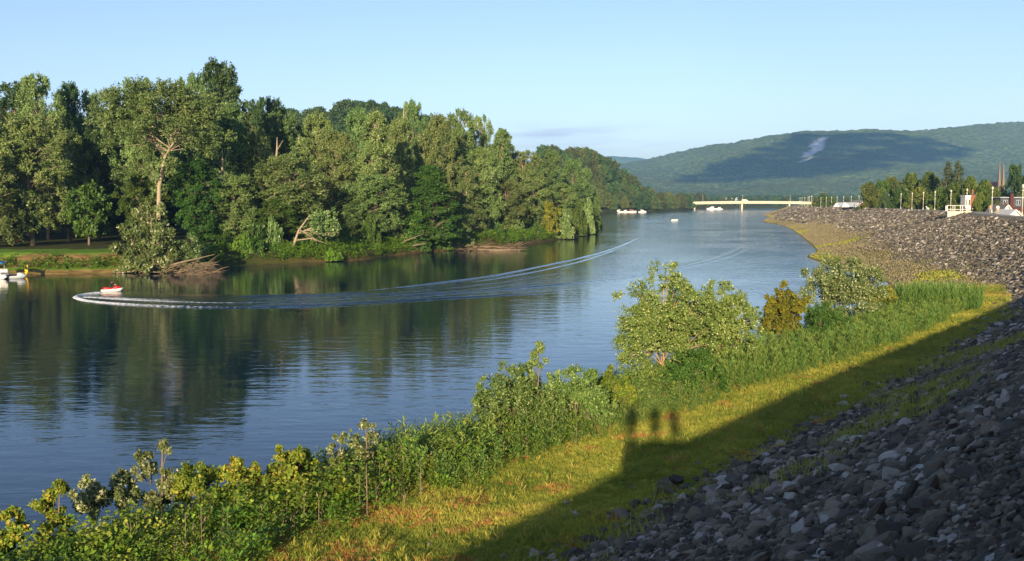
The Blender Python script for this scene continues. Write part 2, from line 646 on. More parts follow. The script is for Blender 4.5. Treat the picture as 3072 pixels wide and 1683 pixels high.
veg_from = lambda s: np.interp(s, [90, 130, 200, 320], [1.15, 0.82, 0.62, 0.55])
gr = np.maximum(gr, far_f * np.clip((frac - veg_from(SS) + 0.9 * (fbm(LV[..., 0] * 0.05, LV[..., 1] * 0.05, 5) - 0.5)) / 0.35, 0, 1))
gr = np.where(NN < -4.3, 1.0, gr)
nr, nc = NN.shape
idx = np.arange(nr * nc).reshape(nr, nc)
LF = np.stack([idx[:-1, :-1], idx[1:, :-1], idx[1:, 1:], idx[:-1, 1:]], -1).reshape(-1, 4)[:, ::-1]

m, nd, lk, out = new_mat('levee_ground')
g = attr(nd, 'turf')
f1 = noise(nd, lk, 3.0, 6)
f2 = noise(nd, lk, 0.25, 4)
f3 = noise(nd, lk, 9.0, 5)
stone = ramp(nd, lk, f3, [(0.3, (0.04, 0.035, 0.03)), (0.55, (0.10, 0.088, 0.07)), (0.75, (0.18, 0.155, 0.12))])
turf = ramp(nd, lk, f1, [(0.25, (0.12, 0.165, 0.018)), (0.5, (0.27, 0.285, 0.03)), (0.75, (0.43, 0.37, 0.07))])
dry = ramp(nd, lk, f1, [(0.3, (0.16, 0.115, 0.055)), (0.7, (0.30, 0.225, 0.12))])
d = attr(nd, 'dry')
turf2 = mixc(nd, lk, mth(nd, lk, 'MULTIPLY', d, mth(nd, lk, 'MULTIPLY', mth(nd, lk, 'SUBTRACT', f2, 0.35), 4.0, True)), turf, dry)
stone = mixc(nd, lk, d, stone, ramp(nd, lk, f3, [(0.3, (0.12, 0.10, 0.065)), (0.7, (0.36, 0.31, 0.22))]))  # stone ground also turns paler and tanner along the far stretch
bsdf(nd, lk, out, mixc(nd, lk, g, stone, turf2), 0.95, f3, 0.12, 0.8, 0.1)
M['levee'] = m
dry_pale = np.clip((SS - 80) / 50, 0, 1) * np.ones_like(NN)
me = mk_mesh('levee', LV.reshape(-1, 3), LF, {'turf': gr.ravel(), 'dry': dry_pale.ravel()}, True, [M['levee']])
levee = tag(link('levee', me), kind='structure')

# crest path (concrete walk)
m, nd, lk, out = new_mat('path_concrete')
f1 = noise(nd, lk, 1.2, 6)
bsdf(nd, lk, out, mixc(nd, lk, f1, (0.30, 0.26, 0.20), (0.46, 0.41, 0.33)), 0.85, noise(nd, lk, 20, 4), 0.01, 0.4, 0.2)
M['path'] = m
pc = np.array([-3.9, -2.4, -0.9])
PS, PN = np.repeat(srow[:, None], 3, 1), np.repeat(pc[None], nr, 0)
PV = lev(PS, PN, 0.025)
pid = np.arange(nr * 3).reshape(nr, 3)
PF = np.stack([pid[:-1, :-1], pid[1:, :-1], pid[1:, 1:], pid[:-1, 1:]], -1).reshape(-1, 4)[:, ::-1]
tag(link('path', mk_mesh('path', PV.reshape(-1, 3), PF, None, True, [M['path']])), kind='structure')

# ---- far (left) bank: waterline
WL = [(-430, -60), (-260, 80), (-150, 140), (-100, 149), (-69, 151), (-55, 158), (-46, 172), (-31, 184), (-24, 203), (-13, 224), (1, 246), (13, 280),
      (26, 327), (36, 390), (41, 445), (37, 500)]
WS, WD = resample(WL, lambda s: 1.0)
WT = np.gradient(WD, axis=0)
WT /= np.linalg.norm(WT, axis=1)[:, None]
WN = np.stack([-WT[:, 1], WT[:, 0]], 1)
WREST = [(22, 560), (10, 700), (55, 840), (113, 922), (160, 1010), (205, 1105), (222, 1190), (235, 1300), (258, 1392), (800, 1392), (900, 1440)]

lawn_s0 = float(WS[np.argmin(np.hypot(WD[:, 0] + 52, WD[:, 1] - 160))])      # lawn ends here


def bank_xyz(s, n, dz=0.0):
    """far-bank surface; n runs inland from the waterline"""
    s = np.asarray(s, float)
    n = np.asarray(n, float)
    x, y = np.interp(s, WS, WD[:, 0]), np.interp(s, WS, WD[:, 1])
    nx, ny = np.interp(s, WS, WN[:, 0]), np.interp(s, WS, WN[:, 1])
    lw = np.clip((lawn_s0 - s) / 8 + 0.5, 0, 1)
    jit = (fbm(s * 0.25, n * 0 + 1.0, 21, 3) - 0.5) * 1.6
    nn = n + jit * np.clip(n, 0, 1)
    za = np.interp(nn, [-6, 0, 0.4, 2.6, 3.4, 4.3, 5.2, 12, 60], [-2, 0, 0.55, 1.05, 1.35, 2.75, 3.0, 3.1, 3.1])
    zb = np.interp(nn, [-6, 0, 1.2, 4.0, 9.0, 60], [-2, 0, 0.9, 2.0, 2.9, 3.1])
    z = za * lw + zb * (1 - lw)
    X, Y = x + nx * n, y + ny * n
    z = z + (fbm(X * 0.6, Y * 0.6, 8, 3) - 0.5) * 0.35 * np.clip(n, 0, 1)
    return np.stack([X, Y, z + dz], -1)


bs = np.arange(60, WS[-1] - 1, 0.8)
bn = np.array([-6, -1.5, 0, 0.4, 1.0, 1.8, 2.6, 3.0, 3.4, 3.8, 4.3, 5.2, 7, 9, 12, 16])
BS, BN = np.repeat(bs[:, None], len(bn), 1), np.repeat(bn[None], len(bs), 0)
BV = bank_xyz(BS, BN)
lawnv = np.clip((lawn_s0 - BS) / 6 + 0.5, 0, 1)
cut = np.where((BN > 2.4) & (BN < 5.0), 1.0, 0.0) * lawnv + np.where(BN < 0.45, 0.9, 0) * lawnv + \
    (1 - lawnv) * np.where(BN < 4, np.clip(1.6 * (fbm(BS * 0.12, BN * 0.3, 31) - 0.32), 0, 1), 0)
bi = np.arange(BS.size).reshape(BS.shape)
BF = np.stack([bi[:-1, :-1], bi[1:, :-1], bi[1:, 1:], bi[:-1, 1:]], -1).reshape(-1, 4)
m, nd, lk, out = new_mat('bank_ground')
c = attr(nd, 'cut')
lw = attr(nd, 'lawn')
f1, f2 = noise(nd, lk, 1.5, 6), noise(nd, lk, 0.5, 5, None, 0.6, (1, 1, 5))
dirt = ramp(nd, lk, f2, [(0.3, (0.06, 0.037, 0.016)), (0.5, (0.15, 0.092, 0.038)), (0.7, (0.27, 0.18, 0.078))])
lawnc = ramp(nd, lk, f1, [(0.3, (0.085, 0.17, 0.016)), (0.7, (0.15, 0.26, 0.028))])
wood = ramp(nd, lk, f1, [(0.3, (0.03, 0.045, 0.012)), (0.7, (0.07, 0.075, 0.02))])
bsdf(nd, lk, out, mixc(nd, lk, c, mixc(nd, lk, lw, wood, lawnc), dirt), 0.95, f2, 0.25, 0.9, 0.1)
M['bank'] = m
tag(link('river_bank', mk_mesh('river_bank', BV.reshape(-1, 3), BF, {'cut': cut.ravel(), 'lawn': lawnv.ravel()}, True, [M['bank']])), kind='structure')

# ---- ground sheet reaching the horizon, lowered under the river and the levee
inner = WD + WN * 10.0
leftb = np.vstack([inner[60:-20:6], np.array(WREST)])
rightb = lev(np.arange(-185, LS[-1] - S0 - 4, 6.0), -15.0)[:, :2]
poly = np.vstack([[(-700, -600), (-500, -60)], leftb, [(900, 1500)], rightb[::-1], [(-200, -600)]])


def inside(px, py, poly):
    r = np.zeros(px.shape, bool)
    j = len(poly) - 1
    for i in range(len(poly)):
        xi, yi, xj, yj = poly[i][0], poly[i][1], poly[j][0], poly[j][1]
        if yi != yj:
            r ^= ((yi > py) != (yj > py)) & (px < (xj - xi) * (py - yi) / (yj - yi) + xi)
        j = i
    return r


gx = np.concatenate([[-9000, -6500, -4000, -2000, -1200, -800, -600], np.arange(-500, 620, 8.0), [660, 720, 800, 900, 1100, 1500, 2200, 3500, 6000, 9000]])
gy = np.concatenate([[-4000, -3000, -2000, -1000, -600, -400], np.arange(-300, 1500, 8.0), [1520, 1560, 1620, 1700, 1850, 2100, 2500, 3200, 4500, 7000, 9000, 11000]])
GX, GY = np.meshgrid(gx, gy)
cx_at = np.interp(GY, LD[:, 1], LD[:, 0])
GZ = np.where((GX > cx_at - 5) & (GY < 1400), 4.3, 2.85)
GZ = np.where(inside(GX, GY, poly), -3.0, GZ)
gi = np.arange(GX.size).reshape(GX.shape)
GF = np.stack([gi[:-1, :-1], gi[:-1, 1:], gi[1:, 1:], gi[1:, :-1]], -1).reshape(-1, 4)
m, nd, lk, out = new_mat('ground')
f1, f2 = noise(nd, lk, 0.02, 6), noise(nd, lk, 0.9, 5)
bsdf(nd, lk, out, mixc(nd, lk, f2, ramp(nd, lk, f1, [(0.35, (0.035, 0.05, 0.014)), (0.65, (0.08, 0.085, 0.025))]), (0.055, 0.06, 0.02)), 0.95, f2, 0.2, 0.8, 0.1)
tag(link('ground', mk_mesh('ground', np.stack([GX, GY, GZ], -1).reshape(-1, 3), GF, None, False, [m])), kind='structure')


# ---- lawn far end and forest floor are the ground sheet; wooded hills rise out of it
def sst(v):
    v = np.clip(v, 0, 1)
    return v * v * (3 - 2 * v)


def hill_a(x, y):
    sx = np.where(x > -98, 66.0, 120.0)
    return 66 * np.exp(-0.5 * ((x + 98) / sx) ** 2 - 0.5 * ((y - 690) / 105) ** 2) + 3 * (fbm(x * 0.02, y * 0.02, 4) - 0.5)


def hill_b(x, y):
    ysh = np.interp(x, [-80, 10, 55, 113, 160, 200], [800, 800, 842, 922, 1008, 1100])
    z = 44 * sst((172 - x) / 100) * sst((y - ysh + 2) / 95) * sst((1240 - y) / 150)
    return z + 2.9


def hill_mesh(name, fn, x0, x1, y0, y1, st, mat):
    X, Y = np.meshgrid(np.arange(x0, x1, st), np.arange(y0, y1, st))
    Z = fn(X, Y)
    Z = np.where(Z < 6.0, Z - 7.0, Z - 0.3)
    i = np.arange(X.size).reshape(X.shape)
    F = np.stack([i[:-1, :-1], i[:-1, 1:], i[1:, 1:], i[1:, :-1]], -1).reshape(-1, 4)
    return tag(link(name, mk_mesh(name, np.stack([X, Y, Z], -1).reshape(-1, 3), F, None, True, [mat])), kind='structure')


m, nd, lk, out = new_mat('forest_floor')
f1 = noise(nd, lk, 0.15, 6)
bsdf(nd, lk, out, mixc(nd, lk, f1, (0.02, 0.035, 0.010), (0.06, 0.075, 0.02)), 0.95, f1, 1.0, 0.8, 0.1)
M['floor'] = m
hill_mesh('wooded_hill', hill_a, -480, 110, 400, 980, 10, M['floor'])
hill_mesh('headland', hill_b, -120, 200, 790, 1240, 8, M['floor'])

# ---- the long mountain
RX = np.array([1500, 1700, 1935, 2000, 2100, 2200, 2300, 2400, 2500, 2600, 2730, 2850, 2950, 3072, 3300, 3600, 4200])
RY = np.array([560, 520, 477, 460, 438, 425, 405, 392, 390, 387, 392, 380, 370, 362, 350, 360, 380])
RIDGE_Y = 4700.0


def ridge_z(x):
    px = 1536 + FPX * x / RIDGE_Y
    return EYE + (600 - np.interp(px, RX, RY)) / FPX * RIDGE_Y - 4


def mount(x, y):
    foot = 2450 + 250 * (fbm(x * 0.0012, x * 0 + 3, 12, 2) - 0.5)
    t = (y - foot) / (RIDGE_Y - foot)
    zr = ridge_z(x)
    tt = np.clip(t, 0, 1)
    prof = 0.30 * tt + 0.70 * tt ** 1.7
    z = 6 + (zr - 6) * prof
    gul = (fbm(x * 0.0035 + 0.0006 * y, y * 0.0010, 14, 4) - 0.5)
    z = z + gul * 130 * tt * (1 - tt) * 1.6
    z = np.where(t > 1, zr - (t - 1) * 900, z)
    return z


def mount_canopy(x, y):
    z = mount(x, y)
    c = fbm(x / 17.0, y / 17.0, 40, 2) - 0.5
    return z + 16 * c


MX, MY = np.meshgrid(np.arange(-700, 3900, 13.0), np.concatenate([np.arange(2300, 3300, 16.0), np.arange(3300, 4720, 13.0), np.arange(4730, 5300, 70)]))
MZ = np.where(MY < 4722, mount_canopy(MX, MY), mount(MX, MY))


def pix_of(X, Y, Z):
    dep = Y * math.cos(PITCH) + (EYE - Z) * math.sin(PITCH)
    v = (Y * math.sin(PITCH) - (EYE - Z) * math.cos(PITCH)) / dep
    return 1536 + FPX * X / dep, 841.5 - FPX * v


# the bare rock slide lies on the slope as two long talus tongues (map coordinates, metres)
def tongue(pts, X, Y):
    d = np.full(X.shape, 1e9)
    for (ax, ay, ra), (bx, by, rb) in zip(pts[:-1], pts[1:]):
        t = np.clip(((X - ax) * (bx - ax) + (Y - ay) * (by - ay)) / ((bx - ax) ** 2 + (by - ay) ** 2 + 1e-9), 0, 1)
        d = np.minimum(d, np.hypot(X - ax - t * (bx - ax), Y - ay - t * (by - ay)) - (ra + t * (rb - ra)))
    return d


def slope_at(px, py):
    """where the sight line meets the mountain"""
    best = None
    for dd in np.arange(2600, 4700, 5.0):
        p = far(px, py, dd)
        if p.z <= float(mount(np.array(p.x), np.array(p.y))):
            return p
    return p


SCAR = [[slope_at(x, y) for x, y in ((2474, 412), (2447, 432), (2455, 447), (2425, 462), (2420, 470))],
        [slope_at(x, y) for x, y in ((2437, 472), (2417, 479), (2402, 487))]]
rad = [[10, 30, 26, 20, 10], [10, 15, 5]]
rockd = np.full(MX.shape, 1e9)
for pts, rs in zip(SCAR, rad):
    rockd = np.minimum(rockd, tongue([(p.x, p.y, r) for p, r in zip(pts, rs)], MX, MY))
rock = np.clip(0.5 - (rockd + 30 * (fbm(MX / 40, MY / 40, 7) - 0.5)) / 14, 0, 1)
MZ = MZ - rock * 5
mi = np.arange(MX.size).reshape(MX.shape)
MF = np.stack([mi[:-1, :-1], mi[:-1, 1:], mi[1:, 1:], mi[1:, :-1]], -1).reshape(-1, 4)
m, nd, lk, out = new_mat('mountain_wood')
f1, f2, f3 = noise(nd, lk, 0.004, 5), noise(nd, lk, 0.07, 4), noise(nd, lk, 0.2, 3)
woodc = ramp(nd, lk, f2, [(0.3, (0.035, 0.068, 0.026)), (0.52, (0.11, 0.16, 0.05)), (0.72, (0.21, 0.235, 0.08))])
meadow = mixc(nd, lk, mth(nd, lk, 'MULTIPLY', mth(nd, lk, 'SUBTRACT', f1, 0.52), 5.0, True), woodc, (0.09, 0.105, 0.03))
bsdf(nd, lk, out, mixc(nd, lk, attr(nd, 'rock'), meadow, (0.80, 0.77, 0.74)), 0.95, f3, 4.0, 0.9, 0.05)
tag(link('mountain', mk_mesh('mountain', np.stack([MX, MY, MZ], -1).reshape(-1, 3), MF, {'rock': rock.ravel()}, False, [m])), kind='structure')

# a further ridge, farther off behind the headland
FX, FY = np.meshgrid(np.arange(-2600, 2600, 40.0), np.arange(7300, 8500, 40.0))
fr = np.interp(1536 + FPX * FX / 8200, [900, 1300, 1700, 1780, 1850, 1900, 1960, 2100, 2400], [500, 490, 478, 471, 470, 473, 480, 500, 540])
fz = (EYE + (600 - fr) / FPX * 8200)
FZ = 10 + (fz - 10) * sst((FY - 7200) / 1000.0) * np.where(FY > 8200, 1 - (FY - 8200) / 600, 1) + 14 * (fbm(FX / 40, FY / 40, 3, 2) - 0.5)
fi = np.arange(FX.size).reshape(FX.shape)
FF = np.stack([fi[:-1, :-1], fi[:-1, 1:], fi[1:, 1:], fi[1:, :-1]], -1).reshape(-1, 4)
tag(link('far_ridge', mk_mesh('far_ridge', np.stack([FX, FY, FZ], -1).reshape(-1, 3), FF, {'rock': np.zeros(FX.size)}, False, [m])), kind='structure')

# the cloud whose shadow lies on the mountain: it floats high up toward the sun, above the haze
SHADE = [(2030, 548), (2085, 522), (2150, 496), (2240, 466), (2340, 430), (2410, 402), (2660, 396), (2800, 420), (2930, 452), (2850, 478), (2700, 492), (2540, 514), (2385, 530), (2160, 550), (2050, 552)]
rng = random.Random(5)
bm = bmesh.new()
for j, py in enumerate(range(376, 570, 15)):
    for px in range(2010, 2960, 30):
        qx, qy = px + (15 if j % 2 else 0) + rng.uniform(-7, 7), py + rng.uniform(-4, 4)
        if not inside(np.array([qx]), np.array([qy]), SHADE)[0]:
            continue
        p = slope_at(qx, max(qy, float(np.interp(qx, RX, RY)) + 4))
        q = p + SUN * ((1230 + rng.uniform(-4, 4) - p.z) / SUN.z)
        res = bmesh.ops.create_icosphere(bm, subdivisions=1, radius=1.0)
        k = rng.uniform(0.85, 1.25)
        for v in res['verts']:
            v.co = q + Vector((v.co.x * 46 * k, v.co.y * 95 * k, v.co.z * 26 * k))
me = bpy.data.meshes.new('cloud')
bm.to_mesh(me)
bm.free()
me.materials.append(plain('cloud_white', (0.8, 0.8, 0.82), 1.0, 0.03))
for p in me.polygons:
    p.use_smooth = True
tag(link('cloud', me), kind='stuff')

# ================================================================== water
# wake crest lines of the watercraft, traced on the water surface
def wl_pts(view_pts):
    return [at(x * K, y * K, 0.0) for x, y in view_pts]


WAKE_HULL = [(190, 745), (230, 757), (300, 764), (420, 770), (600, 774), (800, 770), (1000, 757), (1200, 745), (1450, 735),
             (1600, 700), (1760, 672), (1640, 632), (1500, 640), (1370, 668), (1250, 692), (1115, 710), (1010, 722), (800, 736), (560, 742), (330, 737), (262, 734)]
hull = np.array([(p.x, p.y) for p in wl_pts(WAKE_HULL)])
wx = np.concatenate([[-2000, -800, -500, -400, -300, -240, -190, -150], np.arange(-120, 110, 2.0), np.arange(112, 330, 8.0), [350, 420, 520, 700, 1000]])
wy = np.concatenate([[-500, -250, -150, -80, -40, 0, 20], np.arange(30, 320, 2.0), np.arange(322, 620, 8.0), np.arange(630, 1420, 20.0)])
WX, WY = np.meshgrid(wx, wy)


def poly_dist(X, Y, P):
    d = np.full(X.shape, 1e9)
    for i in range(len(P)):
        a, b = P[i - 1], P[i]
        t = np.clip(((X - a[0]) * (b[0] - a[0]) + (Y - a[1]) * (b[1] - a[1])) / (np.sum((b - a) ** 2) + 1e-9), 0, 1)
        d = np.minimum(d, np.hypot(X - a[0] - t * (b[0] - a[0]), Y - a[1] - t * (b[1] - a[1])))
    return d


ins = inside(WX, WY, hull)
chop = np.where(ins, np.clip(poly_dist(WX, WY, hull) / 4.0, 0.1, 1), 0.0) * np.interp(WX, [-25, 15], [1.0, 0.15])
# breeze: more ripples in mid-river, calm under the far trees
calm = np.interp(WX, [-140, -60, 0, 40], [0.0, 0.05, 0.35, 1.0]) * np.clip(WY / 100, 0.4, 1) + np.interp(WY, [150, 420, 900], [0, 0.5, 1.2]) * np.clip((WX - 5) / 30, 0, 1)
wi = np.arange(WX.size).reshape(WX.shape)
WF = np.stack([wi[:-1, :-1], wi[:-1, 1:], wi[1:, 1:], wi[1:, :-1]], -1).reshape(-1, 4)


def water_mat(name, foamy=False):
    m, nd, lk, out = new_mat(name)
    g = nd.new('ShaderNodeNewGeometry')
    pos = g.outputs['Position']
    n1 = noise(nd, lk, 0.55, 3, pos, 0.5, (0.55, 1.35, 1, 0.12))
    n2 = noise(nd, lk, 2.0, 3, pos, 0.55, (0.6, 1.3, 1, -0.2))
    n3 = noise(nd, lk, 0.035, 3, pos, 0.5)
    n4 = noise(nd, lk, 1.1, 2, pos, 0.5, (0.7, 1.0, 1, 0.5))
    gust = mth(nd, lk, 'MULTIPLY', mth(nd, lk, 'SUBTRACT', n3, 0.36), 3.2, True)
    ch = attr(nd, 'chop')
    cm = attr(nd, 'breeze')
    amp = mth(nd, lk, 'ADD', 0.45, mth(nd, lk, 'MULTIPLY', gust, mth(nd, lk, 'ADD', 0.5, mth(nd, lk, 'MULTIPLY', cm, 0.5))))
    h = mth(nd, lk, 'MULTIPLY', mth(nd, lk, 'ADD', mth(nd, lk, 'MULTIPLY', n1, 1.0), mth(nd, lk, 'MULTIPLY', n2, 0.20)), amp)
    h = mth(nd, lk, 'ADD', h, mth(nd, lk, 'MULTIPLY', mth(nd, lk, 'MULTIPLY', n4, ch), 3.6))
    h = mth(nd, lk, 'ADD', h, mth(nd, lk, 'MULTIPLY', mth(nd, lk, 'MULTIPLY', n2, ch), 0.35))
    rgh_ = mth(nd, lk, 'ADD', 0.015, mth(nd, lk, 'MULTIPLY', mth(nd, lk, 'SUBTRACT', cm, 0.6, True), 0.09), True)
    rgh_ = mth(nd, lk, 'ADD', rgh_, mth(nd, lk, 'MULTIPLY', ch, 0.18))
    b = bsdf(nd, lk, out, (0.002, 0.016, 0.036), rgh_, h, 0.045, 1.0, 0.5)
    b.inputs['IOR'].default_value = 1.36
    if foamy:
        fo = attr(nd, 'foam')
        fn = noise(nd, lk, 2.2, 5, pos, 0.7, (1, 1.6, 1))
        ff = mth(nd, lk, 'MULTIPLY', mth(nd, lk, 'SUBTRACT', mth(nd, lk, 'ADD', fo, fn), 1.0), 3.5, True)
        df = nd.new('ShaderNodeBsdfDiffuse')
        df.inputs['Color'].default_value = (0.75, 0.78, 0.78, 1)
        mx = nd.new('ShaderNodeMixShader')
        lk.new(ff, mx.inputs[0])
        lk.new(b.outputs[0], mx.inputs[1])
        lk.new(df.outputs[0], mx.inputs[2])
        lk.new(mx.outputs[0], out.inputs['Surface'])
    return m


M['water'] = water_mat('river_water')
M['wake'] = water_mat('wake_water', True)
tag(link('river', mk_mesh('river', np.stack([WX, WY, WX * 0], -1).reshape(-1, 3), WF, {'chop': chop.ravel(), 'breeze': calm.ravel()}, True, [M['water']])), kind='structure')


def ribbon(name, pts, width, amp, waves, foam, z0=0.012, taper=(0.1, 0.25), n_across=21, chopv=0.3):
    """a strip of raised wave ridges along a line on the water"""
    P = np.array([(p.x, p.y) for p in pts])
    S, D = resample(P, lambda s: 0.7)
    T = np.gradient(D, axis=0)
    T /= np.linalg.norm(T, axis=1)[:, None]
    N = np.stack([-T[:, 1], T[:, 0]], 1)
    f = S / S[-1]
    env = np.clip(f / taper[0], 0, 1) * np.clip((1 - f) / taper[1], 0, 1)
    w = np.linspace(-1, 1, n_across)
    wd = width if np.isscalar(width) else np.interp(f, np.linspace(0, 1, len(width)), width)
    XY = D[:, None] + N[:, None] * (w[None, :, None] * (wd if np.isscalar(wd) else wd[:, None, None]))
    win = np.cos(w * math.pi / 2) ** 1.2
    wob = fbm(S * 0.15, S * 0 + 2, 17, 3)
    Z = amp * (0.55 + 0.9 * wob)[:, None] * env[:, None] * win[None] * np.cos(w * math.pi * waves)[None] + z0 * env[:, None] * win[None] - 0.012
    fo = (np.interp(f, np.linspace(0, 1, len(foam)), foam))[:, None] * np.clip(np.cos(w * math.pi / 2)[None] * 1.4, 0, 1)
    i = np.arange(len(S) * n_across).reshape(len(S), n_across)
    F = np.stack([i[:-1, :-1], i[:-1, 1:], i[1:, 1:], i[1:, :-1]], -1).reshape(-1, 4)[:, ::-1]
    V = np.concatenate([XY, Z[..., None]], -1)
    at_ = {'chop': np.full(Z.size, chopv), 'breeze': np.zeros(Z.size), 'foam': fo.ravel()}
    return tag(link(name, mk_mesh(name, V.reshape(-1, 3), F, at_, True, [M['wake']])), kind='stuff')


ribbon('wake_wave', wl_pts([(262, 735), (215, 740), (192, 747), (215, 756), (290, 764), (400, 770), (560, 774), (760, 771), (900, 764)]),
       [0.4, 0.8, 1.0, 0.9, 0.9, 0.9, 0.9, 0.9], 0.14, 1.0, [0.80, 0.74, 0.82, 0.70, 0.60, 0.52, 0.42, 0.3, 0.1], 0.03, (0.02, 0.3), chopv=0.6)
ribbon('wake_wave', wl_pts([(560, 773), (760, 770), (950, 760), (1100, 751), (1280, 743), (1450, 736)]), 1.5, 0.12, 2.0, [0.1, 0.15, 0.1, 0], chopv=0.2)
ribbon('wake_wave', wl_pts([(520, 745), (700, 744), (880, 739), (1050, 741), (1200, 733), (1400, 716), (1580, 700)]), 1.6, 0.10, 2.0, [0.1, 0.2, 0.1, 0], chopv=0.3)
ribbon('wake_wave', wl_pts([(760, 742), (900, 732), (1010, 722), (1115, 710), (1250, 692), (1370, 668), (1450, 651), (1520, 632), (1580, 610), (1620, 588)]), 2.4, 0.14, 2.0,
       [0.2, 0.42, 0.4, 0.3, 0.1, 0.0], 0.03, chopv=0.15)
ribbon('wake_wave', wl_pts([(1120, 716), (1250, 700), (1390, 674), (1490, 648), (1580, 615)]), 2.4, 0.10, 2.0, [0.1, 0.1, 0.0], chopv=0.15)
ribbon('wake_wave', wl_pts([(1500, 710), (1640, 690), (1760, 665), (1850, 640), (1905, 615)]), 3.0, 0.045, 2.0, [0, 0, 0], chopv=0.2)
ribbon('wake_wave', wl_pts([(1560, 700), (1700, 673), (1820, 640), (1880, 612)]), 3.0, 0.04, 2.0, [0, 0, 0], chopv=0.2)
ribbon('wake_wave', wl_pts([(204, 747), (260, 750), (330, 754), (420, 758), (560, 762), (760, 757), (900, 750)]), [1.2, 2.2, 2.6, 2.6, 2.6], 0.07, 3.0, [0.72, 0.74, 0.66, 0.5, 0.35, 0.1], 0.02, (0.02, 0.4), chopv=0.9)
ribbon('wake_wave', [at(2016, 662, 0), at(1960, 664, 0), at(1900, 666, 0), at(1830, 667, 0)], [0.8, 2.0, 3.0, 4.0], 0.10, 1.0, [0.7, 0.3, 0.2, 0.1], 0.03, (0.03, 0.5), chopv=0.5)

up_, lo_ = [(330, 741), (560, 744), (800, 738), (1010, 724), (1250, 694), (1450, 653)], [(330, 766), (560, 773), (800, 770), (1010, 757), (1250, 744), (1450, 735)]
for f_ in (0.3, 0.5, 0.7, 0.85):
    ribbon('wake_wave', wl_pts([(a[0] + 40 * f_, a[1] * (1 - f_) + c_[1] * f_) for a, c_ in zip(up_, lo_)]), 4.0, 0.045, 2.6, [0.35, 0.25, 0.1, 0.0], 0.02, (0.2, 0.4), 29, chopv=0.7)

# ================================================================== haze
bm = bmesh.new()
bmesh.ops.create_cube(bm, size=1.0)
for v in bm.verts:
    v.co = Vector((v.co.x * 19000, 3500 + v.co.y * 16000, (v.co.z + 0.5) * 484 - 4.0))
me = bpy.data.meshes.new('haze')
bm.to_mesh(me)
bm.free()
m, nd, lk, out = new_mat('haze_air')
pv = nd.new('ShaderNodeVolumePrincipled')
pv.inputs['Color'].default_value = (0.25, 0.54, 1.0, 1)
pv.inputs['Density'].default_value = 0.0001
pv.inputs['Anisotropy'].default_value = 0.0
lk.new(pv.outputs[0], out.inputs['Volume'])
me.materials.append(m)
tag(link('haze', me), kind='stuff')


# ================================================================== plants
def norm(a):
    return a / (np.linalg.norm(a, axis=-1, keepdims=True) + 1e-9)


def canopy(rg, C, CR, axis_xy, sprays, leaves, L, W, up=0.35, out=0.8, rnd=0.9, jit=0.9, u0=0.15, flat=1.0, pale=0.0):
    """leaf-sized faces on sprays that fan out of every clump; returns verts, quads, tint"""
    n = len(C)
    axis = np.stack([axis_xy[:, 0], axis_xy[:, 1], C[:, 2]], 1)
    o = norm(C - axis + 1e-3)
    D = norm(o[:, None] * out + rg.normal(size=(n, sprays, 3)) * rnd + np.array([0, 0, up]))
    D[..., 2] *= flat
    U = u0 + (1 - u0) * rg.random((n, sprays, leaves)) ** 0.7
    Pp = C[:, None, None] + D[:, :, None] * (CR[:, None, None] * U)[..., None]
    Pp = Pp + rg.normal(size=Pp.shape) * (L * jit * 0.5)
    Dr = np.broadcast_to(D[:, :, None], Pp.shape)
    A = norm(Dr + 0.8 * rg.normal(size=Pp.shape))
    Nn = norm(0.85 * Dr + 0.40 * rg.normal(size=Pp.shape) + np.array([0, 0, 0.30]))
    B = norm(np.cross(Nn, A))
    sz = (0.6 + 0.8 * rg.random(Pp.shape[:3]))[..., None]
    a, b = A * (L / 2) * sz, B * (W / 2) * sz
    V = np.stack([Pp - a, Pp + b - a * 0.1, Pp + a, Pp - b - a * 0.1], -2).reshape(-1, 3)
    t = np.clip(0.42 * rg.random((n, 1, 1)) + 0.24 * rg.random((n, sprays, 1)) + 0.17 * rg.random(Pp.shape[:3]), 0, 0.82)
    if pale:
        t = np.where(rg.random(t.shape) < pale, 0.86 + 0.14 * rg.random(t.shape), t)
    F = np.arange(len(V)).reshape(-1, 4)
    return V, F, np.repeat(t.ravel(), 4)


def limbs(rg, mb, root, C, trunk_pts, trunk_r, r0, every=1, sides=5):
    tp = [Vector(p) for p in trunk_pts]
    zs = [p.z for p in tp]
    for c in C[::every]:
        c = Vector(c)
        zt = max(zs[0] + 0.1 * (zs[-1] - zs[0]), min(zs[-1], c.z - 0.55 * math.hypot(c.x - tp[-1].x, c.y - tp[-1].y) - 0.4))
        k = max(i for i in range(len(zs)) if zs[i] <= zt + 1e-6)
        if k >= len(tp) - 1:
            b = tp[-1]
        else:
            b = tp[k].lerp(tp[k + 1], (zt - zs[k]) / (zs[k + 1] - zs[k] + 1e-6))
        mid = b.lerp(c, 0.5) + Vector((rg.normal() * 0.05, rg.normal() * 0.05, 0.10)) * (c - b).length
        ln = (c - b).length
        mb.tube([b, mid, c], [r0 * min(1, 0.35 + ln * 0.05), r0 * 0.45, r0 * 0.10], sides, False)


def envelope(kind, t):
    if kind == 'broad':
        return np.sin(np.pi * (0.10 + 0.82 * t)) ** 0.75
    if kind == 'up':                     # upswept, widest high
        return np.sin(np.pi * (0.06 + 0.80 * t ** 1.25)) ** 0.7
    if kind == 'column':
        return np.sin(np.pi * (0.08 + 0.86 * t)) ** 0.5
    if kind == 'dome':
        return np.sqrt(np.clip(1 - (t * 0.98) ** 2, 0, 1)) * (0.78 + 0.22 * np.sin(np.pi * np.clip(t * 2, 0, 1)))
    if kind == 'cone':
        return (1 - t) * 0.92 + 0.06
    return np.ones_like(t)


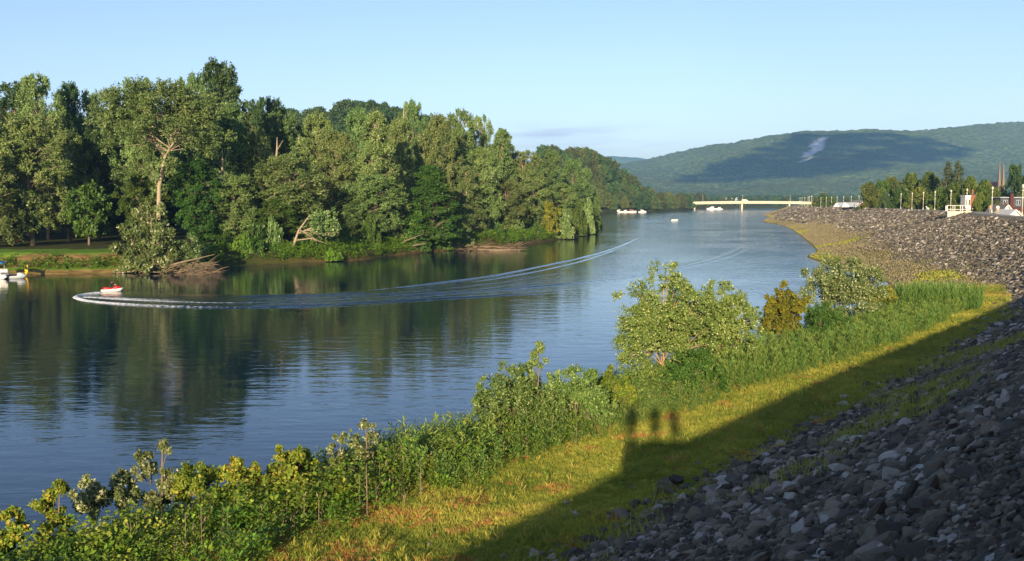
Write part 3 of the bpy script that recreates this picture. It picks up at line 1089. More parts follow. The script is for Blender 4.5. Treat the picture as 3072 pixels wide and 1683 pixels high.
def tree_meshes(name, seed, H, Rr, base, kind, nclump, sprays, leaves, L, W, leafm, barkm, trunk_r=0.4, lean=(0, 0), crad=0.24,
                up=0.35, pale=0.0, inner=0.35, stems=1, spread=0.0, flat=1.0, jagged=0.25, limb_every=1, out=0.8):
    """(trunk mesh, crown mesh): trunk with limbs, crown of leaf clumps"""
    rg = np.random.default_rng(seed)
    mb = MB()
    Cs, Ax, CRs = [], [], []
    per = max(1, nclump // stems)
    for sidx in range(stems):
        an = 2 * math.pi * (sidx + 0.3 * rg.random()) / max(stems, 1)
        mid_ = sidx == 0
        sx, sy = (math.cos(an) * spread, math.sin(an) * spread) if stems > 1 and not mid_ else (0, 0)
        h = H * (1.0 if mid_ else 0.60 + 0.24 * rg.random())
        tp, tr = [], []
        w1, w2 = rg.normal(size=2) * 0.02 * H
        for i in range(7):
            f = i / 6 * 0.86
            x = sx * (0.12 + 0.88 * f) + lean[0] * f ** 1.3 + w1 * math.sin(f * 4)
            y = sy * (0.12 + 0.88 * f) + lean[1] * f ** 1.3 + w2 * math.sin(f * 3.3)
            tp.append((x, y, f * h - (0.3 if i == 0 else 0)))
            tr.append(trunk_r * (1.25 if i == 0 else (1 - 0.92 * f)) * (1 if stems == 1 else 0.62))
        mb.tube(tp, tr, 7)
        t = (np.arange(per) + rg.random(per)) / per
        t = base + (1 - base) * t
        tt = (t - base) / (1 - base)
        ring = rg.random(per) ** 0.5
        ring = np.where(rg.random(per) < inner, ring * 0.6, 0.62 + 0.38 * ring)
        ang = 2.39996 * np.arange(per) + rg.normal(size=per) * 0.5
        rad = envelope(kind, tt) * Rr * (1 if stems == 1 else 0.62) * ring * (1 + jagged * rg.normal(size=per))
        f = np.clip(t * 0.9, 0, 1)
        ax = np.stack([np.interp(f, np.linspace(0, 0.86, 7), [p[0] for p in tp]), np.interp(f, np.linspace(0, 0.86, 7), [p[1] for p in tp])], 1)
        cr = crad * Rr * (0.65 + 0.7 * rg.random(per)) * (0.55 + 0.45 * np.clip(envelope(kind, tt), 0.2, 1)) * (1 if stems == 1 else 0.8)
        C = np.stack([ax[:, 0] + rad * np.cos(ang), ax[:, 1] + rad * np.sin(ang), t * h - cr * 0.5], 1)
        limbs(rg, mb, None, C, tp, tr, trunk_r * 0.42 * (1 if stems == 1 else 0.7), limb_every)
        Cs.append(C)
        Ax.append(ax)
        CRs.append(cr)
    C, ax, cr = np.vstack(Cs), np.vstack(Ax), np.concatenate(CRs)
    V, F, t = canopy(rg, C, cr, ax, sprays, leaves, L, W, up=up, pale=pale, flat=flat, out=out)
    V[:, 2] = np.maximum(V[:, 2], 0.03)
    crown = mk_mesh(name + '_crown', V, F, {'tint': t}, False, [M[leafm]])
    return mb.mesh(name + '_trunk', M[barkm], True), crown


def conifer_meshes(name, seed, H, Rr, leafm='conifer'):
    rg = np.random.default_rng(seed)
    mb = MB()
    mb.tube([(0, 0, -0.3), (0, 0, H * 0.5), (0, 0, H * 0.97)], [0.3, 0.18, 0.03], 6)
    C, ax, cr = [], [], []
    for lv in range(17):
        f = 0.12 + 0.86 * lv / 16
        r = Rr * (1 - f) ** 0.85 + 0.15
        for k in range(max(3, int(9 * (1 - f) + 3))):
            a = rg.random() * 6.28
            q = r * (0.55 + 0.3 * rg.random())
            C.append((q * math.cos(a), q * math.sin(a), H * f - 0.10 * q))
            ax.append((0, 0))
            cr.append(0.45 * r + 0.25)
    V, F, t = canopy(rg, np.array(C), np.array(cr), np.array(ax), 7, 5, 0.7, 0.32, up=-0.12, out=1.3, rnd=0.6)
    return mb.mesh(name + '_trunk', M['bark'], True), mk_mesh(name + '_crown', V, F, {'tint': t}, False, [M[leafm]])


def plant_tree(name, meshes, loc, sc, rz, label, cat='tree', group=None, lean=0.0):
    e = empty(name, loc, rz, sc)
    if lean:
        e.rotation_euler = (0, lean, rz)
    link('trunk', meshes[0], e)
    link('crown', meshes[1], e)
    return tag(e, label, cat, group)


def mass_meshes(name, seed, H, Rr, nclump, sprays, leaves, L, W, leafm, barkm, tr=0.05, stems=4, pale=0.1, up=0.4, slim=False, crad=0.22, lobes=6, base=0.05):
    """bushy plant: leaf clumps over several uneven lobes, slender stems inside, a few stray twigs"""
    rg = np.random.default_rng(seed)
    LB = []
    if slim:
        k = max(3, lobes)
        for i in range(k):
            f = (i + 0.6) / k
            LB.append((rg.normal() * 0.35 * Rr, rg.normal() * 0.35 * Rr, H * (base + (1 - base) * f * 0.93), Rr * (0.75 - 0.45 * f) * (0.7 + 0.6 * rg.random()), H * (0.55 / k) * (0.8 + 0.6 * rg.random())))
    else:
        LB.append((0, 0, H * 0.62, Rr * 0.58, H * 0.36))
        for i in range(lobes):
            a = 2 * math.pi * (i + 0.6 * rg.random()) / lobes
            q = Rr * (0.42 + 0.25 * rg.random())
            hz = H * (0.26 + 0.36 * rg.random())
            LB.append((q * math.cos(a), q * math.sin(a), max(hz, base * H), Rr * (0.34 + 0.22 * rg.random()), H * (0.20 + 0.14 * rg.random())))
    LB = np.array(LB)
    w = LB[:, 3] * LB[:, 4] + 1e-6
    pick = rg.choice(len(LB), nclump, p=w / w.sum())
    dr = norm(rg.normal(size=(nclump, 3)) + np.array([0, 0, 0.25]))
    rr_ = np.where(rg.random(nclump) < 0.68, 0.80 + 0.25 * rg.random(nclump), 0.75 * rg.random(nclump) ** 0.5)
    tw = rg.random(nclump) < 0.12
    rr_ = np.where(tw, 1.12 + 0.38 * rg.random(nclump), rr_)
    lb = LB[pick]
    C = lb[:, :3] + dr * np.stack([lb[:, 3], lb[:, 3], lb[:, 4]], 1) * rr_[:, None]
    C[:, 2] = np.clip(C[:, 2], 0.04 * H, H * 0.99)
    cr = crad * Rr * (0.6 + 0.6 * rg.random(nclump)) * np.where(tw, 0.6, 1.0)
    mb = MB()
    for i in range(min(stems, len(LB))):
        t = LB[i if not slim else len(LB) - 1]
        b0 = Vector((t[0] * 0.5, t[1] * 0.5, -0.15))
        e0 = Vector((t[0], t[1], t[2] + t[4] * 0.5))
        md = b0.lerp(e0, 0.5) + Vector((rg.normal() * 0.05 * Rr, rg.normal() * 0.05 * Rr, 0))
        mb.tube([b0, md, e0], [tr, tr * 0.7, tr * 0.2], 6)
        if slim:
            break
    for i in range(0, nclump, 3):
        t = LB[pick[i]]
        b0 = Vector((t[0] * 0.6, t[1] * 0.6, t[2] * 0.6))
        mb.tube([b0, b0.lerp(Vector(C[i]), 0.6) + Vector((0, 0, 0.03 * H)), C[i]], [tr * 0.4, tr * 0.28, tr * 0.1], 4, False)
    V, F, t = canopy(rg, C, cr, lb[:, :2], sprays, leaves, L, W, up=up, pale=pale)
    V[:, 2] = np.maximum(V[:, 2], 0.02)
    return mb.mesh(name + '_trunk', M[barkm], True), mk_mesh(name + '_crown', V, F, {'tint': t}, False, [M[leafm]])


# ---- kinds of tree for the far bank (about 28 m tall when built; scaled to each place)
TH = 28.0
KIND = {
    'mapleA': tree_meshes('mapleA', 1, TH, 5.6, 0.14, 'broad', 110, 20, 21, 0.40, 0.22, 'maple', 'bark', 0.5, up=0.42, pale=0.04, crad=0.34),
    'mapleB': tree_meshes('mapleB', 2, TH, 5.4, 0.10, 'up', 110, 20, 21, 0.38, 0.22, 'maple', 'bark_pale', 0.45, (1.5, 0.5), up=0.5, pale=0.04, crad=0.34),
    'mapleC': tree_meshes('mapleC', 3, TH, 4.8, 0.05, 'column', 120, 20, 21, 0.38, 0.22, 'maple', 'bark', 0.45, (-1.2, 0), up=0.45, pale=0.04, crad=0.35),
    'mapleD': tree_meshes('mapleD', 4, TH, 6.2, 0.06, 'dome', 120, 20, 21, 0.38, 0.22, 'maple', 'bark_pale', 0.5, up=0.4, pale=0.04, crad=0.31),
    'greenA': tree_meshes('greenA', 5, TH, 6.6, 0.03, 'dome', 110, 20, 21, 0.46, 0.34, 'green', 'bark', 0.45, up=0.1, crad=0.33, flat=0.7),
    'greenB': tree_meshes('greenB', 6, TH, 5.6, 0.10, 'broad', 100, 20, 21, 0.43, 0.30, 'green', 'bark', 0.4, up=0.25, crad=0.34, flat=0.8),
    'darkA': tree_meshes('darkA', 7, TH, 6.2, 0.10, 'broad', 90, 20, 21, 0.46, 0.29, 'dark', 'bark', 0.45, up=0.6, crad=0.38),
    'darkB': tree_meshes('darkB', 8, TH, 5.0, 0.12, 'up', 85, 20, 21, 0.46, 0.29, 'dark', 'bark', 0.45, (1, 1), up=0.45, crad=0.39),
}
R0 = {'mapleA': 6.7, 'mapleB': 6.5, 'mapleC': 5.9, 'mapleD': 7.3, 'greenA': 7.8, 'greenB': 6.7, 'darkA': 7.3, 'darkB': 6.0}
TONE = {'maple': 'grey-green', 'green': 'leafy bright green', 'darkA': 'dark green', 'darkB': 'dark green'}

# (image column, top, half width, distance, kind) in my 2576 px notes
BANKTREES = [
    (-60, 190, 85, 240, 'darkA'), (22, 205, 70, 228, 'darkB'), (105, 190, 62, 214, 'mapleB'), (170, 214, 55, 226, 'darkA'), (228, 232, 44, 232, 'mapleC'),
    (70, 290, 88, 186, 'mapleA'), (-25, 375, 70, 178, 'mapleD'), (165, 330, 62, 204, 'mapleA'), (240, 330, 60, 212, 'darkA'), (290, 300, 45, 222, 'darkB'),
    (350, 202, 66, 208, 'mapleA'), (340, 430, 55, 182, 'greenB'), (552, 160, 88, 238, 'darkA'), (575, 262, 78, 200, 'mapleD'),
    (470, 190, 50, 225, 'mapleB'), (500, 400, 60, 184, 'greenB'), (625, 250, 52, 236, 'darkB'), (645, 330, 62, 204, 'mapleA'), (600, 440, 60, 188, 'mapleC'),
    (690, 252, 52, 262, 'darkA'), (720, 285, 55, 250, 'mapleC'), (740, 392, 88, 191, 'mapleB'), (800, 285, 60, 244, 'mapleA'), (690, 500, 60, 187, 'greenB'),
    (850, 330, 55, 222, 'mapleC'), (905, 275, 55, 246, 'mapleA'), (950, 285, 75, 216, 'mapleD'), (870, 470, 50, 205, 'darkA'), (935, 440, 70, 206, 'mapleA'),
    (1045, 255, 40, 268, 'mapleB'), (1005, 300, 46, 240, 'mapleC'), (1085, 415, 78, 216, 'greenA'), (1100, 290, 52, 250, 'mapleA'), (1150, 278, 46, 274, 'mapleC'),
    (1210, 292, 36, 296, 'mapleB'), (1175, 420, 48, 244, 'mapleD'), (1215, 372, 55, 256, 'mapleA'), (1262, 326, 56, 292, 'mapleD'), (1270, 450, 50, 266, 'mapleA'),
    (1320, 380, 52, 300, 'mapleB'), (1345, 430, 46, 288, 'mapleC'), (1385, 378, 55, 332, 'mapleD'), (1415, 460, 42, 318, 'mapleA'), (1440, 400, 42, 372, 'mapleA'),
    (1470, 425, 32, 420, 'mapleD'), (1460, 500, 34, 356, 'mapleC'), (1490, 480, 22, 452, 'mapleA'), (1300, 540, 40, 272, 'greenB'),
]
rg0 = random.Random(11)
BANKTREES.sort(key=lambda t: t[0])
for i, (vx, vy, hw, d, kd) in enumerate(BANKTREES):
    top = far(vx * K, vy * K, d)
    gz = 2.9
    sc_z = (top.z - gz) / TH
    sc_r = hw * K / FPX * d / R0[kd]
    tone = TONE.get(kd[:5], TONE.get(kd))
    plant_tree('riverside_tree', KIND[kd], (top.x, d, gz), (sc_r, sc_r, sc_z), rg0.uniform(0, 6.28),
               f'{tone} tree, {ORD[i]} from the left among the tall trees on the far bank', 'tree', 'tall trees on the far bank')

# deep wood behind them: closes the gaps between the crowns
rg1 = random.Random(23)
placed = []
tries = 0
while len(placed) < 46 and tries < 4000:
    tries += 1
    vx = rg1.uniform(-120, 1470)
    dmin = np.interp(vx, [-120, 300, 700, 1000, 1200, 1400, 1480], [245, 235, 245, 262, 300, 350, 440])
    d = rg1.uniform(dmin, dmin + 110)
    p = far(vx * K, 600, d)
    if any(math.hypot(p.x - q[0], p.y - q[1]) < 11 for q in placed):
        continue
    placed.append((p.x, p.y))
    sky = np.interp(vx, [-120, 0, 250, 275, 320, 540, 620, 700, 1000, 1200, 1300, 1400, 1450, 1480], [230, 235, 290, 320, 250, 230, 280, 300, 305, 330, 390, 425, 450, 480])
    top = far(vx * K, (sky + rg1.uniform(5, 60)) * K, d)
    kd = rg1.choice(['darkA', 'darkB', 'darkA', 'mapleC'])  # mostly dark leaves: shade of the recesses put into their colour
    plant_tree('woodland_tree', KIND[kd], (p.x, d, 2.9), (1.25, 1.25, (top.z - 2.9) / TH), rg1.uniform(0, 6.28),
               'tree in the deep wood, half hidden behind the front crowns of the far bank', 'tree', 'trees deep in the far bank wood')

for k in range(16):
    vx = -150 - 38 * k + rg1.uniform(-15, 15)
    d = rg1.uniform(185, 235) - 1.2 * k
    p = far(vx * K, 600, d)
    plant_tree('woodland_tree', KIND[rg1.choice(['darkA', 'mapleA', 'mapleD', 'greenB'])], (p.x, d, 2.9), (1.2, 1.2, rg1.uniform(0.85, 1.1)), rg1.uniform(0, 6.28),
               'tree in the deep wood, half hidden behind the front crowns of the far bank', 'tree', 'trees deep in the far bank wood')

# the tall open tree with the pale forked trunk
mb = MB()
hero = [(0, 0, -0.5), (0.2, 0, 6), (0.5, 0, 12.5), (1.7, 0, 18.5), (3.1, 0, 20.8)]
mb.tube(hero, [0.48, 0.40, 0.34, 0.29, 0.24], 9)
forks = [[hero[3], (3.6, -0.3, 21.5), (6.2, -0.4, 22.9), (9.0, -0.6, 23.4)], [hero[4], (2.6, 0.3, 25), (2.2, 0.4, 30)], [hero[3], (0.2, -0.3, 21.0), (-3.4, -0.6, 23.8), (-6.5, -0.5, 25.5)],
         [hero[2], (-0.4, -0.3, 15.0), (-0.2, -0.6, 17.2)], [hero[4], (4.6, 0.6, 24.6), (5.8, 0.8, 28.2)], [(0.2, -0.3, 21.0), (-1.2, 0.3, 25), (-2.4, 0.5, 29)]]
for q in forks:
    mb.tube(q, [0.22, 0.16, 0.11, 0.05][:len(q)] if len(q) > 3 else [0.2, 0.12, 0.05], 7)
rgh = np.random.default_rng(77)
C = []
for q in forks:
    e = np.array(q[-1])
    for _ in range(11):
        C.append(e + rgh.normal(size=3) * np.array([2.6, 1.9, 1.9]))
for _ in range(80):
    a = rgh.random() * 6.28
    r = 8.2 * math.sqrt(rgh.random())
    C.append((1.0 + r * 1.1 * math.cos(a), r * 0.8 * math.sin(a), 21.5 + 11 * rgh.random()))
C = np.array(C)
C[:, 2] = np.minimum(C[:, 2], 33.0 - 0.045 * (C[:, 0] - 1) ** 2)
limbs(rgh, mb, None, C, [hero[3], hero[4], (2.6, 0.3, 25), (2.2, 0.4, 30)], None, 0.10, 4)
V, F, t = canopy(rgh, C, np.full(len(C), 2.3), np.tile([1.0, 0.0], (len(C), 1)), 19, 20, 0.37, 0.21, up=0.6, pale=0.06)
hp = far(395 * K, 520 * K, 176)
he = empty('forked_tree', (hp.x, 176, 2.9), 0, (1, 1, (far(430 * K, 205 * K, 176).z - 2.9) / 33.6))
mb.build('trunk', M['bark_pale'], he, True)
link('crown', mk_mesh('forked_crown', V, F, {'tint': t}, False, [M['maple']]), he)
tag(he, 'tall open tree with pale forked trunk rising above the far bank', 'tree', 'tall trees on the far bank')

# small tree on the lawn
sm = tree_meshes('lawn_tree', 31, 9.5, 3.6, 0.22, 'broad', 46, 13, 10, 0.5, 0.36, 'green', 'bark', 0.2, crad=0.30, up=0.1, flat=0.7)
p = at(224 * K, 614 * K, 3.05)
plant_tree('lawn_tree', sm, p, (1.0, 1.0, (far(224 * K, 462 * K, p.y).z - 3) / 9.6), 0.4, 'small round green tree standing alone at the back of the lawn')

# ---- shrubs and leaning trees on the far waterline (image column, base row, top row, half width, kind)
SHK = {
    'willow': tree_meshes('bank_willow', 41, 6.0, 3.4, 0.02, 'dome', 60, 13, 16, 0.27, 0.16, 'silver', 'bark_pale', 0.10, up=0.7, pale=0.08, stems=4, spread=2.6, crad=0.34),
    'bushA': tree_meshes('bank_bush', 42, 5.0, 3.2, 0.0, 'dome', 56, 12, 10, 0.40, 0.28, 'green', 'bark', 0.12, up=0.2, crad=0.34, stems=3, spread=1.8),
    'bushB': tree_meshes('bank_bush_pale', 43, 5.0, 3.0, 0.0, 'dome', 56, 12, 10, 0.38, 0.22, 'maple', 'bark', 0.12, up=0.5, pale=0.1, crad=0.34, stems=3, spread=1.8),
    'herb': tree_meshes('bank_herb', 44, 2.2, 2.4, 0.0, 'dome', 44, 11, 9, 0.34, 0.24, 'herb', 'bark', 0.05, up=0.3, crad=0.36, stems=4, spread=1.6),
    'yellow': tree_meshes('bank_sapling', 45, 6.5, 1.8, 0.08, 'column', 34, 12, 9, 0.34, 0.26, 'yellow', 'bark', 0.10, up=0.4, crad=0.42),
}
BSH = [(560, 652, 560, 42, 'bushA', 'rounded green bush above the driftwood on the cut bank'), (610, 660, 590, 40, 'herb', 'low leafy bush beside the eroded earth'),
       (640, 658, 560, 50, 'bushA', 'large-leaved green bush left of the leaning trunk'), (680, 655, 545, 45, 'bushB', 'tall thin bush behind the leaning trunk'),
       (770, 655, 620, 40, 'herb', 'low weeds right of the leaning trunk'), (830, 655, 628, 40, 'herb', 'strip of low yellowish weeds at the water right of the leaning trunk'),
       (800, 650, 540, 48, 'bushB', 'bush with drooping bare twigs right of the leaning trunk'), (865, 645, 570, 35, 'bushA', 'dark green bush in the recess of the far bank'),
       (930, 640, 540, 45, 'bushA', 'green bush left of the fallen trunk'), (985, 632, 540, 50, 'bushB', 'bush overhanging the fallen trunk'), (1050, 632, 520, 55, 'bushA', 'bush under the dense green tree, dipping to the water'),
       (1105, 628, 530, 48, 'bushA', 'right-hand bush under the dense green tree'), (1165, 622, 560, 40, 'bushB', 'bush left of the driftwood bar'),
       (1215, 612, 575, 34, 'herb', 'low growth on top of the driftwood bar'), (1255, 615, 560, 36, 'bushA', 'dark bush behind the driftwood bar'), (1300, 607, 550, 40, 'bushB', 'dry yellowish bush right of the driftwood bar'),
       (1350, 604, 560, 34, 'bushA', 'bush left of the yellow sapling'), (1386, 602, 508, 20, 'yellow', 'yellow sapling leaning out over the far waterline'), (1420, 600, 520, 36, 'bushB', 'bush right of the yellow sapling'),
       (1455, 592, 505, 34, 'bushA', 'bush near the tip of the wooded point'), (1482, 588, 500, 26, 'bushB', 'last bush at the tip of the wooded point'), (1498, 578, 500, 18, 'bushA', 'small bush behind the tip of the wooded point'),
       (300, 665, 640, 30, 'herb', 'low green weeds on the ledge below the lawn'), (160, 683, 664, 40, 'herb', 'grassy hummock at the foot of the cut bank'), (100, 684, 668, 26, 'herb', 'small grassy hummock near the moored boat')]
for vx, vb, vt, hw, kd, lab in BSH:
    b = at(vx * K, vb * K, 0.3)
    top = far(vx * K, vt * K, b.y)
    h0 = {'willow': 6.0, 'bushA': 5.0, 'bushB': 5.0, 'herb': 2.2, 'yellow': 6.5}[kd]
    r0 = {'willow': 5.4, 'bushA': 4.4, 'bushB': 4.2, 'herb': 3.4, 'yellow': 2.3}[kd]
    sr = hw * K / FPX * b.y / r0
    plant_tree('bank_shrub', SHK[kd], (b.x, b.y + 1.2, 0.15), (sr, sr, (top.z - 0.2) / h0), rg0.uniform(0, 6.28), lab, 'shrub', 'shrubs along the far waterline')

# low growth along the far waterline
rgb_ = np.random.default_rng(62)
k = 6500
bs_ = lawn_s0 + 2 + (WS[-1] - 6 - lawn_s0) * rgb_.random(k) ** 1.25
bn_ = 0.3 + 7.5 * rgb_.random(k)
ok = rgb_.random(k) < np.clip((fbm(bs_ * 0.10, bn_ * 0.2, 77) - 0.36) * 6, 0.05, 1)
k2 = 420
b2, n2 = lawn_s0 - 75 * rgb_.random(k2), 0.4 + 3.4 * rgb_.random(k2)
P = np.vstack([bank_xyz(bs_[ok], bn_[ok]), bank_xyz(b2, n2)])
HERB_P, HERB_S = P, bs_[ok]

# the big pale bush and its fallen limbs in the water
p = at(385 * K, 688 * K, 0.0)
plant_tree('pale_bush', SHK['willow'], (p.x - 1, p.y + 2.5, 0.0), (1.75, 1.4, (far(385 * K, 508 * K, p.y).z) / 6.0), 0.5,
           'big pale-leaved bush at the end of the lawn, over the brush pile', 'shrub', 'shrubs along the far waterline')
p = at(470 * K, 685 * K, 0.0)
plant_tree('pale_bush', SHK['willow'], (p.x, p.y + 2.5, 0.2), (1.0, 0.9, 1.0), 2.1, 'smaller pale-leaved bush right of the big one, over the brush pile', 'shrub', 'shrubs along the far waterline')

# leaning pale trunk with roots (stands in the bank)
b = at(716 * K, 659 * K, 0.0)
mb = MB()
mb.tube([(-2.4, 0, 0.2), (-0.8, 0, 0.35), (0.4, 0, 0.9), (1.6, 0.1, 3.2), (2.5, 0.3, 5.8), (4.6, 0.8, 8.8)], [0.22, 0.30, 0.30, 0.24, 0.18, 0.08], 8)
mb.tube([(2.2, 0.2, 5.2), (5.2, -0.4, 6.4), (8.4, -0.6, 7.6)], [0.18, 0.12, 0.05], 6)
mb.tube([(1.8, 0.1, 4.0), (5.0, -0.5, 4.4), (8.0, -0.8, 3.4)], [0.13, 0.09, 0.03], 6)
rgl = np.random.default_rng(3)
for k in range(9):
    x = 3.5 + 4.5 * rgl.random()
    mb.tube([(x - 1, -0.4, 5.4 + rgl.random()), (x + 0.8, -0.7, 4.6 + rgl.random() * 1.6), (x + 2.6, -0.9, 3.2 + rgl.random() * 3)], [0.06, 0.045, 0.02], 4)
for a in (-0.9, -0.2, 0.6, 1.3):
    mb.tube([(-0.6, 0, 0.4), (-1.6 + 0.3 * a, -0.5 - 0.3 * a, 0.25), (-3.0 + 0.6 * a, -0.6 - 0.7 * a, 0.05)], [0.2, 0.13, 0.05], 5)
le = empty('leaning_tree', (b.x, b.y + 0.6, 0.0))
mb.build('trunk', M['bark_pale'], le, True)
C = np.array([(4.5 + 5 * rgl.random(), 0.8 * rgl.normal(), 5.5 + 3.6 * rgl.random()) for _ in range(26)])
V, F, t = canopy(rgl, C, np.full(26, 1.1), np.tile([3.0, 0.0], (26, 1)), 11, 9, 0.42, 0.26, up=0.2, pale=0.12)
link('crown', mk_mesh('leaning_crown', V, F, {'tint': t}, False, [M['maple']]), le)
tag(le, 'pale tree trunk leaning right from the waterline with bare roots', 'tree')


def dead_wood(name, loc, n, lx, ly, hz, rmax, label, cat, seed, stems=()):
    rgd = np.random.default_rng(seed)
    e = empty(name, loc)
    for q, r in stems:
        MB().tube(q, r, 7).build('log', M['driftwood'], e, True)
    mb = MB()
    for _ in range(n):
        x, y, z = lx * (rgd.random() - 0.5) * 2, ly * (rgd.random() - 0.5) * 2, hz * rgd.random() ** 1.5
        a = rgd.normal() * 0.5 + (0 if rgd.random() < 0.7 else 3.1)
        l = 0.8 + 2.2 * rgd.random()
        dz = rgd.normal() * 0.35 * l
        p0 = Vector((x, y, z))
        p2 = p0 + Vector((math.cos(a) * l, math.sin(a) * l * 0.4, dz))
        p2.z = max(p2.z, 0.02)
        pm = p0.lerp(p2, 0.5) + Vector((0, 0, 0.15 * l * rgd.random()))
        r = rmax * (0.25 + 0.75 * rgd.random() ** 2)
        mb.tube([p0, pm, p2], [r, r * 0.8, r * 0.3], 4)
    mb.build('branches', M['driftwood'], e, True)
    return tag(e, label, cat)


p = at(440 * K, 688 * K, 0.0)
dead_wood('brush_pile', (p.x, p.y + 0.8, -0.05), 130, 6.2, 1.6, 1.6, 0.09, 'pile of grey-brown branches in the water under the pale bushes', 'brush pile', 4,
          [([(-4.5, 0, 0.4), (0.5, 0.2, 1.7), (6.0, 0.3, 3.0)], [0.18, 0.15, 0.06]), ([(-9.5, -0.6, 0.1), (-6, -0.4, 0.5), (-3.5, 0, 1.1)], [0.12, 0.14, 0.1])])
p = at(505 * K, 690 * K, 0.0)
dead_wood('brush_pile', (p.x, p.y + 0.4, -0.05), 90, 1.9, 1.1, 1.7, 0.06, 'rounded heap of dead twigs at the right end of the brush pile', 'brush pile', 14)
p = at(1000 * K, 638 * K, 0.0)
dead_wood('fallen_tree', (p.x, p.y + 1.0, 0.0), 26, 4.5, 1.0, 2.0, 0.09, 'fallen pale tree trunk lying along the waterline under green bushes', 'log', 6,
          [([(-5, 0, 1.0), (-1, 0, 0.9), (3, 0.2, 1.6), (6, 0.2, 2.2)], [0.22, 0.24, 0.17, 0.08]), ([(-1.5, 0, 1.0), (1.5, 0, 2.7), (5.5, 0.2, 4.2)], [0.16, 0.13, 0.06])])
p = at(1240 * K, 631 * K, 0.0)
dead_wood('driftwood_bar', (p.x, p.y + 1.0, 0.0), 110, 6.5, 1.4, 1.5, 0.10, 'bar of bleached driftwood logs at the water between two dark trees', 'driftwood', 8,
          [([(-3.5, -0.9, 0.25), (1, -1.0, 0.15), (6.5, -0.8, 0.25)], [0.22, 0.26, 0.16]), ([(-3.0, -0.2, 1.0), (1.5, -0.3, 0.8), (5, -0.2, 0.5)], [0.14, 0.14, 0.09])])
# bare dead snags
for k, (vx, vt, vb, d, lab) in enumerate([(1016, 268, 330, 250, 'thin bare dead snag sticking up above the far wood'), (697, 345, 420, 196, 'pale dead snag in front of dark foliage on the far bank'),
                                           (560, 372, 470, 192, 'pale forked bare branch showing among the crowns right of the forked tree')]):
    t0, b0 = far(vx * K, vt * K, d), far((vx - 6) * K, vb * K, d)
    h = t0.z - 2.9
    sn = MB()
    sn.tube([(b0.x, d, 2.6), (b0.x, d, b0.z), ((b0.x + t0.x) / 2 + 0.2, d, (b0.z + t0.z) / 2), (t0.x, d, t0.z)], [0.30, 0.24, 0.18, 0.06], 6)
    sn.tube([((b0.x + t0.x) / 2, d, (b0.z + t0.z) / 2), (t0.x + 1.2, d, t0.z - 0.6)], [0.10, 0.04], 5)
    tag(sn.build('dead_snag', M['bark_pale'], None, True), lab, 'dead tree')

# ---- woods on the hills, along the far river and in the town
FARK = [tree_meshes('wood%d' % k, 60 + k, 15.0, 6.0, 0.05, kd, 60, 11, 9, 0.95, 0.7, 'far', 'bark', 0.3, crad=0.33, up=0.3, limb_every=4) for k, kd in enumerate(('dome', 'broad', 'dome', 'column'))]
FARD = [tree_meshes('hillwood%d' % k, 160 + k, 15.0, 6.0, 0.05, kd, 60, 11, 9, 0.95, 0.7, 'dark', 'bark', 0.3, crad=0.33, up=0.3, limb_every=4) for k, kd in enumerate(('dome', 'broad'))]


def scatter(n, fn, box, mind, group, label, name, hrange=(0.75, 1.25), cond=None, seed=1, kinds=None):
    r = random.Random(seed)
    pts, k = [], 0
    while len(pts) < n and k < 20000:
        k += 1
        x, y = r.uniform(box[0], box[1]), r.uniform(box[2], box[3])
        if cond and not cond(x, y):
            continue
        if any((x - a) ** 2 + (y - b) ** 2 < mind ** 2 for a, b in pts):
            continue
        pts.append((x, y))
        s = r.uniform(*hrange)
        z = float(fn(np.array(x), np.array(y)))
        w = s * r.uniform(0.85, 1.15)
        kk = kinds or FARK
        plant_tree(name, kk[r.randrange(len(kk))], (x, y, z - 0.4), (w, w, s), r.uniform(0, 6.28), label, 'tree', group)
    return pts


def cond_a(x, y):
    z = float(hill_a(np.array(x), np.array(y)))
    return z > 38 and y < 740


scatter(120, hill_a, (-330, 10, 500, 740), 7.5, 'trees on the wooded hill', 'round crown among the trees covering the hill behind the far wood', 'hill_tree', (0.8, 1.25), cond_a, 2, FARD)


def cond_b(x, y):
    ysh = np.interp(x, [-80, 10, 55, 113, 160, 200], [800, 800, 842, 922, 1008, 1100])
    return y > ysh + 3 and y < 1110 and x > 0.028 * y


scatter(230, hill_b, (10, 196, 842, 1120), 6.4, 'trees covering the headland', 'round crown among the trees covering the headland behind the moored boats', 'headland_tree', (0.7, 1.15), cond_b, 3)


def cond_c(x, y):
    e_ = np.interp(y, [560, 700, 840, 922], [18, 6, 50, 106])
    return e_ - 40 < x < e_ - 1


scatter(60, lambda x, y: max(2.8, float(hill_b(x, y)) - 0.2) if y > 800 else 2.8, (-40, 110, 560, 925), 7, 'trees along the shore before the headland', 'round crown low on the shore between the wooded point and the headland', 'shore_tree', (0.6, 1.0), cond_c, 12)


# ================================================================== riprap
from mathutils import noise as mnoise


